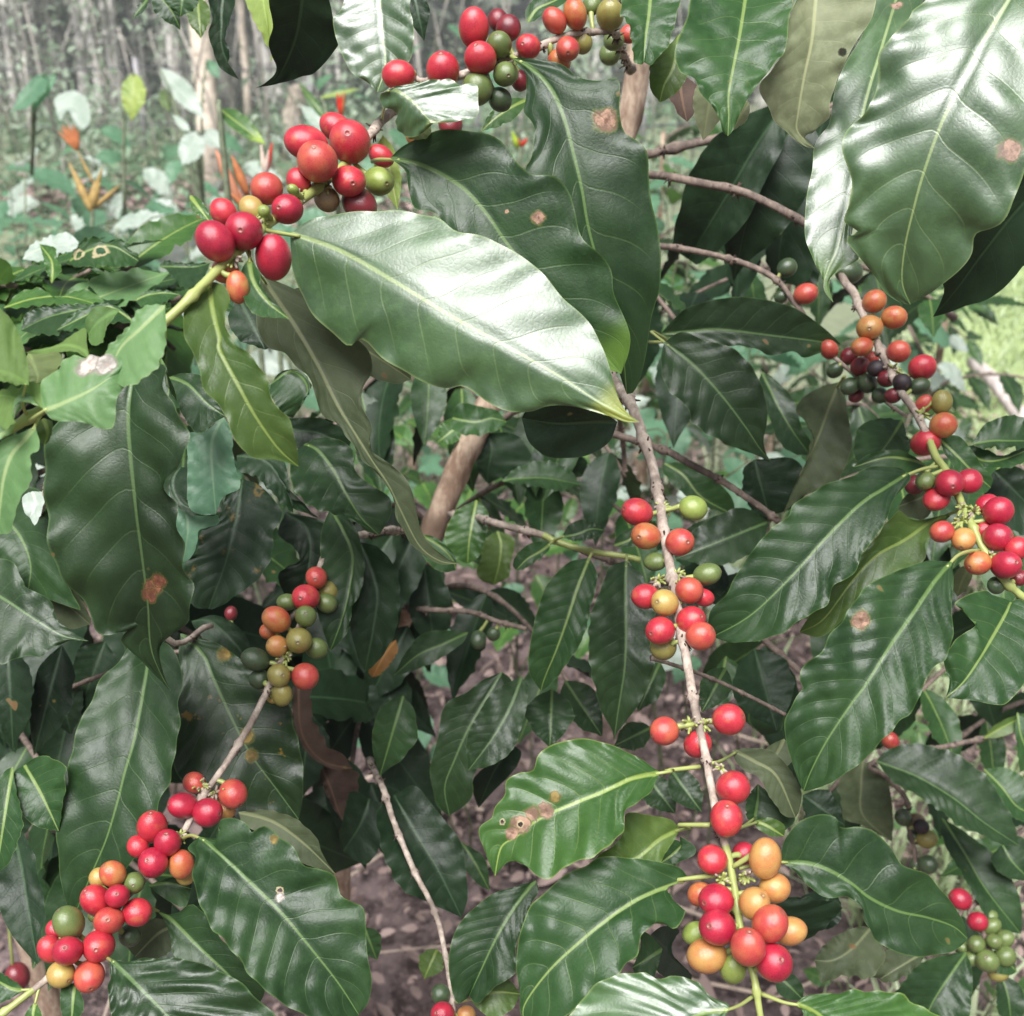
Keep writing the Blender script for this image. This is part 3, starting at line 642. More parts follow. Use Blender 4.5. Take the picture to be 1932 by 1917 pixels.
# ground cover, litter, grass
def cover(name, n, xr, yr, size, mat, zmax, kind='stuff', dens=None, tilt=.5, wid=1.2):
    P = np.stack([RNG.uniform(*xr, n), RNG.uniform(*yr, n), RNG.uniform(0, 1, n) * zmax], 1)
    if dens is not None: P = P[dens(P)]
    V, Fc = leaf_cloud(P, size, tilt, wid); return tag(mesh_obj(name, V, Fc, mat, origin=(np.mean(xr), np.mean(yr), 0)), kind=kind)
mound = lambda P: P[:, 2] < .34 * np.abs(np.sin(P[:, 0] * 1.1 + 1.3 * np.sin(P[:, 1])) * np.cos(P[:, 1] * .9)) + .06
cover('ground_cover', 9000, (-6, .6), (4.2, 10), .085, FM['herb'], .5, dens=mound)
cover('low_herbs', 16000, (-11, 3), (9.5, 21), .16, FM['herb_dark'], .5, dens=mound)
P = np.stack([RNG.uniform(-2.2, 2.6, 16000), RNG.uniform(.3, 4.6, 16000), RNG.uniform(.008, .045, 16000)], 1)
V, Fc = leaf_cloud(P, .028, .5, 1.2); V2, F2 = leaf_cloud(np.stack([RNG.uniform(-2.2, 2.6, 2200), RNG.uniform(.3, 4.6, 2200), RNG.uniform(.01, .06, 2200)], 1), .06, .6, .8)
V = np.vstack([V, V2]); Fc = Fc + [tuple(i + 16000 * 8 for i in f) for f in F2]
tag(mesh_obj('leaf_litter', V, Fc, FM['litter'], origin=(0, 2, 0)), kind='stuff')
# pale tangle between the garden and the grove
n = 9000; P = np.stack([RNG.uniform(-8.5, 1.5, n), RNG.uniform(10.5, 15.5, n), RNG.uniform(0, 1, n) ** 1.3 * 1.7], 1)
P = P[(np.sin(P[:, 0] * 2.3 + np.sin(P[:, 1] * 2)) + np.cos(P[:, 0] * 5.1 + P[:, 2] * 2) * .6 > .15 + P[:, 2] * .45)]
V, Fc = leaf_cloud(P, .11, .8, 1.1); tag(mesh_obj('undergrowth', V, Fc, FM['pale'], origin=(-3, 12, 0)), kind='stuff')
mb = MB()
for _ in range(140):
    c = np.array([RNG.uniform(-8.5, 2.5), RNG.uniform(9, 15.5), 0.]); h = RNG.uniform(.4, 2.2); ln_ = RNG.normal(0, .22, 2) * h
    tube(mb, np.array([c, c + [ln_[0] * .4 + RNG.normal(0, .05), ln_[1] * .5, h * .55], c + [ln_[0], ln_[1], h]]), RNG.uniform(.004, .014), 4)
tag(mb.build('undergrowth_twigs', flat('pale_twig', (0.34, 0.31, 0.28), .9, .5, 3)), kind='stuff')
P = np.stack([RNG.uniform(-4.5, -.6, 900), RNG.uniform(8.6, 10.5, 900), RNG.uniform(.02, .22, 900)], 1)
V, Fc = leaf_cloud(P, .12, .4, 1.3); tag(mesh_obj('dry_leaf_heap', V, Fc, FM['litter'], origin=(-2, 9.5, 0)), kind='stuff')
mb = MB()
for _ in range(130):
    c = np.array([RNG.uniform(-1.6, 2.2), RNG.uniform(.5, 4), .035]); a = RNG.uniform(0, 3.14); l = RNG.uniform(.04, .22); e = np.array([math.cos(a), math.sin(a), RNG.normal(0, .08)]) * l
    tube(mb, np.array([c - e, c + RNG.normal(0, .008, 3), c + e]), RNG.uniform(.0015, .005), 5)
tag(mb.build('fallen_sticks', flat('dry_stick', (0.42, 0.33, 0.27), .85, .35, 30)), kind='stuff')
def grass(name, n, area, h, w, mat):
    P = area(n); n = len(P); a = RNG.uniform(0, 6.28, n); hh = h * RNG.uniform(.5, 1.4, n); lean = RNG.uniform(.15, .9, n)
    side = np.stack([-np.sin(a), np.cos(a), np.zeros(n)], 1) * w * RNG.uniform(.6, 1.3, n)[:, None]; fw = np.stack([np.cos(a), np.sin(a), np.zeros(n)], 1)
    up = np.array([0, 0, 1.])
    V = []
    for s, ww in ((0, 1), (.5, .8), (1, 0.05)):
        c = P + fw * (lean * s * s * hh)[:, None] + up * (hh * s * (1 - .25 * s * lean))[:, None]; V += [c - side * ww, c + side * ww]
    V = np.stack(V, 1).reshape(-1, 3); Fc = [tuple(b * 6 + q for q in f) for b in range(n) for f in ((0, 1, 3, 2), (2, 3, 5, 4))]
    return tag(mesh_obj(name, V, Fc, mat, origin=(P[:, 0].mean(), P[:, 1].mean(), 0)), kind='stuff')
def lawn(n):
    P = np.stack([RNG.uniform(1.2, 6.5, n), RNG.uniform(3.4, 9.5, n), np.zeros(n)], 1); return P[P[:, 0] > .36 * P[:, 1] + RNG.normal(0, .12, n)]
grass('lawn_grass', 36000, lawn, .055, .006, FM['grass'])
def tufts(n):
    c = np.stack([RNG.uniform(.55, 2.3, 120), RNG.uniform(1.15, 3.6, 120)], 1); i = RNG.integers(0, 120, n)
    return np.c_[c[i] + RNG.normal(0, .045, (n, 2)), np.zeros(n)]
grass('grass_tufts', 5200, tufts, .13, .005, FM['grass'])
# fallen pole on the right
a, _ = on_ground(1836, 684, .30); b_, _ = on_ground(1990, 850, .26)
mb = MB(); s = np.linspace(0, 1.6, 14)[:, None]; tube(mb, a + (b_ - a) * s + np.array([0, 0, .01]) * np.sin(s * 6), np.linspace(.026, .034, 14), 10, 0, .05)
tag(mb.build('fallen_pole', flat('bleached_wood', (0.62, 0.54, 0.50), .8, .25, 20, bump=.004)), 'long bleached pole slanting over the weeds at the right edge', 'pole')
WSTEM = flat('weed_stem', (0.09, 0.10, 0.055), .7, .4, 60); PSTEM = flat('plant_stem', (0.16, 0.19, 0.12), .7, .4, 60)
# leafy weeds and broadleaf plants
def herb(px, py, d, h, nl, size, mat, label, name='weed_plant', cat='plant', group=None, cls='broad', spread=.16, up=.35):
    """stem from the ground to a point in the air, leaves on long stalks along it"""
    top = unproj(px, py, d); base = np.array([top[0] + RNG.normal(0, .04), top[1] + RNG.normal(0, .04), 0.0]); t = empty(name, base); tag(t, label, cat, group)
    mb = MB(); s = np.linspace(0, 1, 9)[:, None]; Pm = base + (top - base) * s + np.array([.09, .05, 0]) * np.sin(s * RNG.uniform(4, 7) + RNG.uniform(0, 6)) * s * (1 - s) * 2
    tube(mb, Pm, np.linspace(.0025, .0016, 9), 6, 0); L_ = []
    for k in range(nl):
        f = 1 - h * (k / max(1, nl)) ** 1.1; c = base + (top - base) * f; a = k * 2.4 + RNG.uniform(-.4, .4)
        dr = np.array([math.cos(a), math.sin(a), RNG.uniform(-.1, .5)]); e = c + dr * spread * RNG.uniform(.25, .6)
        tube(mb, np.array([c, (c + e) / 2 + [0, 0, .01], e]), [.0018, .0014, .0012], 5, 0)
        L_.append((e, (dr[0], dr[1], RNG.uniform(-.7, .15)), size * RNG.uniform(.7, 1.2)))
    mb.build('stem', WSTEM, t, base)
    for e, dr, sz in L_: place_leaf(t, mat, e, dr, (RNG.normal(0, up), RNG.normal(-.25, up), 1), sz, cls)
# garden plants at upper left
herb(-20, 330, 5.5, .5, 9, .20, 'teal', 'soft green shrub low at the left edge behind the coffee leaves', group=None)
def big_leaf_plant(label, mats, leaves, stem_px, name='broadleaf_plant'):
    """leaves: list of (mat, d, 'base tip', halfwidth L, R, kwargs) on stalks gathered to one stem foot"""
    t = empty(name); b0, d0 = unproj(*stem_px), stem_px[2]; t.location = (float(b0[0]), float(b0[1]), 0); tag(t, label, 'plant')
    mb = MB(); z = np.linspace(0, 1, 7)[:, None]; ft = np.array([b0[0], b0[1], 0.]); tube(mb, ft + (b0 - ft) * z + np.array([.05, .03, 0]) * np.sin(z * 6) * z, .0028, 7, 1)
    for lf_ in leaves:
        q = lf_
        if q[0] == 'round':
            leaf(t, 'grey', 3.3, 'A300,590 360,560 420,600 440,690', 'A290,530 340,492 400,484 455,520 478,580 478,650', 'A320,640 345,600 370,590 385,630 410,670', k=.8, nu=36, nw=8, puck=.4, ruffle=.5); continue
        (mt, d, ends, wl, wr, kw) = q
        e = pts(ends)[0]; E = unproj(e[0], e[1], d); q = resample(np.array([b0, (b0 + E) / 2 + [0, 0, .08], E]), 8); tube(mb, q, np.linspace(.005, .0022, 8), 6, 1)
        sleaf(t, mt, d, ends, wl, wr, **kw)
    mb.build('stem', PSTEM, t, ft)
big_leaf_plant('pale grey-green plant with drooping leaves at the left edge', 0, [
    ('teal', 2.6, 'A250,385 60,600', 22, 14, dict(k=.6)), ('teal', 2.62, 'A300,385 165,600', 9, 12, dict(k=.2))], (60, 330, 2.8))
big_leaf_plant('plant with one round silvery leaf behind the orange flower', 0, [
    ('round',)], (125, 400, 3.4))
big_leaf_plant('plant holding up one yellow-green upright leaf', 0, [('lemon', 2.5, 'A715,385 700,645', 24, 22, dict(k=.1, fold=.1))], (235, 420, 2.6))
big_leaf_plant('plant with long blue-green leaves in front of the pale trunk', 0, [
    ('grey', 2.7, 'A850,360 1090,640', 22, 16, dict(k=.5)), ('ygreen', 2.75, 'A870,470 900,600', 14, 12, {}), ('grey', 2.5, 'A1060,700 970,880', 26, 24, dict(k=.6)),
    ('grey', 2.55, 'A1090,690 1180,790', 16, 16, dict(k=.6)), ('teal', 2.9, 'A1100,320 1170,420', 12, 10, {}), ('grey', 2.6, 'A1010,700 920,610', 8, 8, dict(k=.6))], (385, 430, 2.7))
big_leaf_plant('plant with a glossy green leaf pointing at the topmost cherry cluster', 0, [
    ('bright', 1.35, 'A1170,580 1415,770', 20, 15, dict(k=.45, tip=(.35, .5, .06, .75))), ], (440, 470, 1.4))
big_leaf_plant('slim plant with upright green blades above the cherries', 0, [
    ('bright', 1.9, 'A1740,640 1590,440', 9, 9, {}), ('grey', 2.2, 'A1760,700 1600,560', 16, 16, dict(k=.5)), ('lemon', 2.0, 'A1700,520 1917,470', 5, 6, {})], (640, 420, 2.0))
# heliconias
def cone_bract(mb, a, b, w, d0, d1):
    P = resample(np.array([[*a, d0], [(a[0] + b[0]) / 2, (a[1] + b[1]) / 2, (d0 + d1) / 2], [*b, d1]]), 9)
    W = unproj(P[:, 0], P[:, 1], P[:, 2]); s = np.linspace(0, 1, 9)
    tube(mb, W, (np.sin(np.pi * (s * .86 + .10)) ** .8 + .04) * w * (1 - .45 * s) * d0 / F, 8, 0)
def heliconia(label, d, foot, bracts, mats, stem):
    t = empty('heliconia_flower'); q = pts(foot)[0]; f = unproj(q[0], q[1], d); base = np.array([f[0], f[1], 0.]); t.location = base.tolist(); tag(t, label, 'flower')
    mb = MB(); S = resample(pts(stem), 12); W = unproj(S[:, 0], S[:, 1], np.full(12, d)); tube(mb, np.vstack([base[None], (base + W[0])[None] / 2, W]), .004, 7, 1.0)
    mb.build('stem', PSTEM, t, base)
    for (sp, w, mi) in bracts:
        p = pts(sp); mb = MB(); cone_bract(mb, p[0][:2], p[1][:2], w, d, d - .015); mb.build('bract', mats[mi], t)
HO = flat('bract_orange', (0.55, 0.20, 0.08), .45, .2, 60, trans=.25); HY = flat('bract_ochre', (0.48, 0.33, 0.12), .5, .25, 60, trans=.2)
HP = flat('bract_salmon', (0.66, 0.30, 0.18), .45, .15, 60, trans=.3); HR = flat('bract_red', (0.70, 0.05, 0.03), .4, .2, 60, trans=.2); HW = flat('bract_cream', (0.85, 0.72, 0.62), .5, .12, 60, trans=.3)
heliconia('orange fan-shaped flower head with ochre bracts, upper left', 2.3, 'A490,1150', [
    ('A410,800 310,700', 5, 0), ('A410,800 335,665', 5, 0), ('A412,800 360,665', 5, 0), ('A412,800 385,670', 5, 0), ('A414,800 415,690', 4.5, 0), ('A410,795 325,680', 4, 0), ('A412,797 350,690', 5, 0), ('A412,797 398,668', 4, 0),
    ('A500,980 410,800', 3.5, 1), ('A490,1130 370,870', 9, 1), ('A510,1100 640,985', 5.5, 1), ('A515,1000 545,890', 4.5, 1), ('A495,1110 510,960', 11, 1), ('A500,1080 530,970', 8, 1)], [HO, HY], 'A488,1220 492,1150 500,1060 505,985')
heliconia('pair of salmon-orange bracts left of the cherry cluster', 1.5, 'A1320,1160', [
    ('A1270,1080 1150,800', 13, 0), ('A1320,1040 1235,830', 10, 1), ('A1330,1130 1230,1030', 8, 1), ('A1310,1110 1270,1010', 6, 0)], [HP, HO], 'A1330,1260 1320,1160 1300,1080')
heliconia('small cream and red bracts just above the cherry cluster', 1.6, 'A1420,1010', [
    ('A1410,930 1390,770', 6, 0), ('A1420,920 1450,760', 5.5, 1), ('A1415,925 1430,800', 5, 0)], [HW, HR], 'A1420,1100 1418,1000 1415,930')
heliconia('red and orange flower bud above the topmost red cherries', 1.6, 'A1815,700', [
    ('A1815,620 1795,495', 5, 0), ('A1818,620 1835,490', 5, 1), ('A1816,620 1815,500', 5, 0)], [HR, HO], 'A1820,760 1817,690 1816,620')
heliconia('small orange flower seen between two large leaves', 2.2, 'B990,790', [('B1005,780 990,735', 5, 0), ('B1010,780 1040,735', 5, 1), ('B990,790 960,700', 7, 2)], [HO, HR, flat('bract_lime', (.45, .6, .06), .5, .2, 60, trans=.3)], 'B1000,840 1000,800 1000,780')
# weeds: pale ones behind the left leaves, green ones seen through the middle and the right
HUE = {'grey': 'pale silvery', 'teal': 'soft blue-green', 'bright': 'fresh green', 'young': 'light green'}
rw = random.Random(11)
for (px, py, d, sz, mat, nl) in [(20, 330, 3.4, .18, 'teal', 10), (90, 300, 4.2, .18, 'grey', 9), (170, 350, 3.6, .16, 'teal', 9), (240, 330, 4.4, .16, 'grey', 9), (320, 350, 3.4, .15, 'teal', 10), (350, 260, 4.4, .16, 'teal', 9), (440, 320, 3.6, .13, 'grey', 9), (150, 250, 5.5, .16, 'teal', 9), (520, 420, 2.6, .1, 'teal', 8), (470, 250, 4.6, .14, 'grey', 8),
        (110, 455, 2.0, .17, 'grey', 9), (250, 440, 1.9, .17, 'teal', 10), (350, 430, 1.8, .15, 'grey', 9), (30, 470, 2.0, .17, 'teal', 9), (180, 430, 2.3, .2, 'teal', 9), (430, 420, 2.0, .13, 'teal', 8), (1650, 620, 1.9, .11, 'teal', 10), (1720, 690, 1.8, .10, 'grey', 9), (1420, 560, 2.0, .12, 'teal', 10), (1350, 620, 1.9, .11, 'teal', 9), (1290, 420, 2.2, .12, 'teal', 9),
        (200, 440, 3.0, .16, 'grey', 10), (330, 410, 2.8, .15, 'teal', 10), (60, 450, 3.1, .16, 'teal', 9), (420, 455, 2.4, .12, 'grey', 9), (130, 405, 3.6, .17, 'teal', 9), (260, 380, 3.8, .16, 'grey', 8),
        (560, 330, 3.0, .10, 'grey', 8), (480, 390, 3.2, .12, 'teal', 8), (640, 130, 5.5, .16, 'teal', 9), (820, 60, 6, .18, 'teal', 9), (860, 150, 4.5, .14, 'teal', 10), (980, 60, 6, .2, 'teal', 9), (700, 250, 4.0, .13, 'teal', 9),
        (960, 260, 3.2, .11, 'bright', 9), (1260, 260, 3.0, .12, 'bright', 10), (1290, 330, 2.6, .11, 'teal', 10), (1230, 300, 2.8, .11, 'teal', 9), (1330, 520, 2.2, .10, 'teal', 10), (1300, 480, 2.4, .10, 'bright', 9),
        (1270, 560, 2.1, .10, 'grey', 8), (1700, 590, 2.6, .10, 'teal', 10), (1760, 640, 2.5, .09, 'grey', 9), (1560, 680, 2.0, .09, 'grey', 8), (1480, 660, 2.1, .09, 'teal', 8),
        (730, 740, 2.0, .10, 'young', 9), (780, 830, 1.8, .09, 'bright', 10), (700, 800, 1.9, .10, 'bright', 9), (820, 760, 2.1, .09, 'teal', 8), (760, 900, 1.7, .08, 'teal', 8), (1010, 850, 1.8, .08, 'bright', 8), (1340, 850, 1.7, .08, 'teal', 8),
        (1270, 760, 1.7, .11, 'grey', 6), (1370, 900, 1.6, .10, 'grey', 6), (1160, 850, 1.7, .08, 'bright', 9), (1050, 900, 1.8, .08, 'teal', 7), (1740, 1280, 1.7, .08, 'bright', 5), (1800, 1360, 1.7, .07, 'young', 6), (1880, 1430, 1.6, .07, 'bright', 6),
        (760, 1250, 1.9, .09, 'teal', 7), (1600, 1830, 1.4, .05, 'bright', 5), (1880, 1880, 1.4, .06, 'bright', 6)]:
    herb(px, py, d, .45, nl, sz, mat, 'low leafy weed with %s leaves growing behind the coffee branches' % HUE[mat], group=HUE[mat] + ' weeds behind the coffee bushes', spread=sz * 1.2)

# ---------------------------------------------------------------- added volume that veils the distance, standing in for lens glare
if VEIL:
    hz = bpy.data.meshes.new('lens_veil'); x0, x1, y0, y1, z0, z1 = -60, 60, -8, 34, -1.2, 12
    hz.from_pydata([(x, y, z) for x in (x0, x1) for y in (y0, y1) for z in (z0, z1)], [], [(0, 1, 3, 2), (4, 6, 7, 5), (0, 4, 5, 1), (2, 3, 7, 6), (0, 2, 6, 4), (1, 5, 7, 3)])
    hm, hnt, hb = newmat('lens_veil_volume'); hnt.nodes.remove(hb); pv = N(hnt, 'VolumePrincipled'); pv.inputs['Color'].default_value = (.92, .96, 1, 1); pv.inputs['Density'].default_value = VEIL; pv.inputs['Anisotropy'].default_value = .2
    hnt.links.new(pv.outputs[0], hnt.nodes['Material Output'].inputs['Volume']); hz.materials.append(hm)
    ho = bpy.data.objects.new('lens_veil', hz); scene.collection.objects.link(ho); ho['kind'] = 'stuff'
# ================================================================ coffee bushes
def bush(label, foot_px, d, z=0.0):
    p = unproj(foot_px[0], foot_px[1], d); t = empty('coffee_bush', (float(p[0]), float(p[1]), 0)); return tag(t, label, 'coffee bush', 'coffee bushes')
def trunk(b, spec, r0, r1, seg=16, mat=None):
    P = resample(pts(spec), 60); W = unproj(P[:, 0], P[:, 1], P[:, 2]); R = (r0 + (r1 - r0) * np.linspace(0, 1, 60)) * P[:, 2] / F
    ft = np.array(b.location); k = np.linspace(0, 1, 14)[1:, None]
    W = np.vstack([W, W[-1] + (ft - [0, 0, .03] - W[-1]) * k]); R = np.r_[R, R[-1] * np.linspace(1, 1.25, 13)]
    mb = MB(); tube(mb, W, R, seg, 0, .045); o = mb.build('trunk', mat or TRUNKM, b, ft); BR[o.name] = P; return o
# ---- centre bush
cb = bush('tall coffee bush in the centre with a slanting trunk and the largest glossy leaf', (560, 1460), 1.3)
ct = trunk(cb, 'W1225,-40,.92 1208,80,.93 1182,240,.95 1090,440,.96 960,690,.97 890,830,.98 858,900,.99 822,990,1.0 785,1090,1.03 740,1200,1.08 700,1300,1.14 640,1400,1.2', 24, 24)
b1 = branch(cb, 'W980,110,.70 850,150,.66 735,215,.615 700,252,.585 650,310,.555 590,362,.53 520,412,.495 455,468,.465 405,515,.452 330,590,.44 230,672,.435 120,745,.432 30,803,.43 -70,850,.43', 9, 11.5, 0, 1, .26, node=.04, n=110)
b2 = branch(cb, 'W1190,130,.80 1170,90,.70 B1500,170,.61 1380,172,.60 1290,180,.595 1180,212,.59 1110,250,.588 1040,290,.585 950,305,.583 800,372,.58 650,412,.575 480,430,.57 445,412,.57', 8, 6, 0, 0, node=.028)
b3 = branch(cb, 'W1030,560,.80 1110,660,.72 1185,755,.66 1213,825,.645 1237,905,.63 1252,1000,.60 1266,1080,.58 1283,1180,.565 1298,1260,.55 1313,1345,.535 1330,1420,.52 1345,1500,.51 1358,1560,.50 1375,1620,.495 1388,1690,.49 1397,1750,.485 1410,1810,.48 1424,1850,.475 1440,1960,.47', 12.5, 7, 0, 1, .745, node=.034, n=150)
b6 = branch(cb, 'E1300,520,.84 1480,560,.80 F0,650,.78 150,730,.77 300,810,.765 450,910,.76 560,990,.76 612,1032,.76', 8, 7, node=.045, mat=BARKD)
b7 = branch(cb, 'E640,1000,.97 740,1000,.9 840,1030,.81 960,1062,.795 1120,1102,.785 1200,1140,.78 1380,1190,.775 1560,1215,.77 1640,1235,.77', 8.5, 6, 0, 1, .48, node=.05, mat=BARK)
b7b = branch(cb, 'E1300,1170,.80 1380,1205,.79 1540,1255,.79', 6, 7, mat=BARKD, node=.03)
b8 = branch(cb, 'H200,560,.86 262,680,.74 300,790,.73 332,890,.72 440,1150,.70 530,1320,.69 575,1450,.68 605,1600,.67 622,1700,.66 640,1830,.65 655,1950,.64', 6.5, 5, 0, 0, node=.028)
b9 = branch(cb, 'H1700,10,.62 I150,80,.63 300,140,.64 450,212,.645 645,312,.65', 4.5, 4, mat=BARKD, node=.022, label='thin dead twig')
b10 = branch(cb, 'E330,1480,.98 500,1500,.93 740,1512,.9 870,1560,.88 1035,1602,.86', 6, 5, mat=BARKD, node=.03, label='dead side twig')
b11 = branch(cb, 'F470,1610,.82 600,1720,.80 730,1835,.78 850,1960,.77', 7, 6, mat=BARKD)
btop = branch(cb, 'W1215,60,.90 1120,-60,.70 900,-110,.62 650,-90,.60 480,-60,.64', 9, 6, 0, 0)
b12 = branch(cb, 'E1560,760,.95 E1550,620,.93 E1520,420,.86', 5, 5, mat=BARKD, node=.03)

K = dict
leaf(b1, 'glossy', .475, 'W548,440 640,472 740,528 850,595 960,655 1060,712 1130,758 1207,796',
     '600,410 680,399 760,398 822,408 862,438 930,455 1000,493 1060,560 1112,606 1134,652 1152,700 1166,752 1188,784',
     '550,500 570,560 602,602 655,652 679,640 708,664 768,702 832,734 874,730 920,757 963,775 1002,776 1037,766 1090,769 1140,782 1179,796',
     fold=(-.05, -.46), bow=.06, aim=('L', .55), pet='W512,437 490,430', ruffle=.5, puck=.45, tip=(.30, .34, .05, 1.0), nu=80, nw=12, pr=4, nv=10, label='large glossy leaf with a bright sheen')
leaf(b1, 'dark', .525, 'B310,842 480,880 640,960 740,1040 840,1160 920,1280 1000,1380 1130,1540 1270,1700 1400,1840 1540,1990',
     '380,780 500,712 650,692 830,715 920,770 980,860 1060,930 1180,938 1255,1010 1290,1110 1330,1265 1440,1365 1490,1450 1500,1560 1560,1700 1588,1790 1580,1880',
     '395,920 412,1035 450,1110 560,1140 600,1220 720,1340 900,1520 1080,1660 1250,1820 1400,1940',
     k=-.06, kx=-.1, fold=(.05, .2), bow=.05, pet='B250,850 215,860', spots=[('B1095,1150', 36, 't'), ('B925,1124', 11, 't')], tip=(.10, .19, .03, .95), nu=70, nw=10, nv=9, pr=3.5)
leaf(b2, 'dark', .562, 'B960,312 1060,362 1170,480 1240,640 1290,830 1330,1000 1360,1180 1400,1340 1470,1560 1540,1800 1570,2100',
     '1150,318 1240,350 1300,402 1430,432 1528,430 1530,580 1552,690 1620,742 1670,812 1690,950 1702,1080 1740,1220 1745,1500 1722,1620 1690,1780 1650,1980 1610,2080',
     '1030,390 1032,520 1018,610 1076,700 1062,840 1036,915 1180,1100 1300,1400 1450,1700 1520,1950',
     k=-.12, kx=-.05, fold=(-.08, .3), bow=.12, pet='B945,295', spots=[('B1445,655', 62, 't')], nu=74, nw=10, nv=9, pr=4)
leaf(b1, 'glossy', .50, 'B285,488 340,480 430,540 500,620 540,655', '350,462 450,440 620,420 690,452 770,450 778,540 775,615 690,640 600,655',
     '255,508 270,560 335,600 350,690 400,728 460,720 505,690', fold=(-.1, -.6), bow=.0, aim=('L', .6), pet='B275,590 265,640', ruffle=.4, nu=40, nw=7, tip=(.15, .2, .03, 1.0))
sleaf(b1, 'ygreen', .52, 'B520,640 400,740', 22, 24, under=True, fold=-.4)
sleaf(b2, 'bright', .64, 'B1040,530 795,700', 22, 18, bend=-6)
sleaf(b1, 'lemon', .60, 'B270,720 350,1120', 20, 26, k=.2)
sleaf(b1, 'bright', .53, 'A1010,1040 1120,1185', 12, 12)
leaf(b1, 'ygreen', .452, 'A1120,1500 1130,1640 1170,1800 D1170,120 1260,290 1360,470 1480,640 1590,738',
     'A1190,1520 1225,1600 1200,1680 1240,1820 D1340,148 1430,290 1450,390 1540,490 1578,620',
     'A1040,1560 985,1640 975,1760 D1000,90 1062,200 1082,320 1200,460 1232,560 1330,680 1470,702', k=.12, kx=.1, fold=(.3, .3), bow=.15, pet='A1128,1450 1120,1425', nu=60, nw=9, nv=8, label='yellow-green hanging leaf')
leaf(b1, 'mid', .458, 'A1325,1375 1350,1500 1430,1610 1540,1700', 'A1385,1450 1390,1520 1440,1590 1500,1650', 'A1285,1440 1282,1530 1310,1620 1370,1680 1460,1690', k=.3, fold=.4, pet='A1330,1340', nu=34, nw=6)
leaf(b1, 'olive', .53, 'W492,520 530,575 560,620 600,690 640,770 690,850 730,910 757,965 792,1030 830,1058 868,1064',
     '560,548 622,600 690,655 700,690 682,752 700,800 702,850 742,880 776,920 787,972 800,1012 838,1050',
     '484,600 500,645 540,672 586,722 600,770 640,800 680,862 716,902 744,945 754,988 782,1032 826,1064', k=.05, kx=.1, fold=(.25, .55), bow=.12, pet='W478,500 465,470', nu=80, nw=9, ruffle=1.5, nv=12, label='olive-grey curling leaf seen from beneath')
leaf(b1, 'olive', .56, 'W520,560 600,610 690,660 775,716', '580,540 640,560 720,610 770,690', '540,600 600,660 680,700 740,725', k=.1, fold=.3, nu=40, nw=6, ruffle=1.4)
leaf(b1, 'deep_shade', .60, 'W450,560 470,600 500,660', '500,570 520,620 515,650', '430,600 450,640', nu=24, nw=5)
# young tip leaves at the left
leaf(b1, 'young', .425, 'A880,1625 W265,620 228,655 208,700', 'A886,1760 W311,650 294,694 258,724 230,729', 'W290,575 262,582 235,625 205,655 198,680', k=.35, kx=-.3, fold=.15, nu=40, nw=8, puck=.4, label='young light green leaf', pr=3)
leaf(b1, 'young', .415, 'D232,440 330,400 480,330 620,240', 'D215,330 260,255 360,160 430,150 520,152 610,138 668,180', 'D290,492 430,500 570,540 612,500 622,372 680,290 682,210', k=.55, kx=-.1, fold=(-.1, -.5), bow=.05, nu=46, nw=9, puck=.4, spots=[('D480,192', 78, 'w'), ('D560,188', 60, 'w'), ('D486,222', 12, 'h')], label='young light green leaf with a white scar', pr=4, pet='D150,500')
leaf(b1, 'young', .42, 'D262,440 150,400 20,360 -80,370', 'D270,380 265,310 200,290 100,310 0,330 -60,340', 'D200,410 150,350 110,350 60,420 70,500 40,540 0,520 -60,440', k=.6, fold=(-.3, .3), nu=40, nw=7, ruffle=1.6, puck=.5)
leaf(b1, 'young', .412, 'D155,305 60,250 -40,215 -120,150', 'D150,200 120,80 90,10 30,-80 -60,-100', 'D80,300 0,280 -60,260', k=.4, kx=.3, fold=.2, nu=36, nw=7, puck=.5, pet='D120,400 150,480')
leaf(b1, 'young', .43, 'D478,165 450,120 350,90 230,115 135,130', 'D462,80 455,0 380,40 300,90 210,112', 'D440,150 400,125 300,128 200,140', k=.9, fold=(-.2, .3), nu=34, nw=6, ruffle=.6)
leaf(b1, 'young', .425, 'D190,520 130,600 60,680 20,800 0,960 -10,1100', 'D210,640 165,680 170,800 120,880 90,960 60,1080', 'D110,560 0,610 -60,760 -80,960', k=.1, kx=-.2, fold=.4, nu=46, nw=7, ruffle=.6, puck=.6, pet='D215,470')
leaf(b1, 'young', .42, 'D80,520 20,560 -60,600 -150,640', 'D60,560 0,590 -80,640', 'D30,500 -40,520 -110,580', k=.4, nu=24, nw=5)
leaf(b1, 'ygreen', .44, 'D230,480 255,560 235,625', 'D280,500 275,560 262,600', 'D190,520 195,580', nu=20, nw=4)
leaf(b1, 'ygreen', .445, 'D150,130 200,250 190,300', 'D300,120 330,180 280,260 240,280', 'D130,200 150,280', nu=24, nw=5, under=True)
leaf(b1, 'mid', .46, 'A640,1650 540,1700 470,1780', 'A570,1740 560,1800 520,1840 480,1830', 'A520,1630 465,1680 455,1740', k=.3, nu=24, nw=5, under=True)
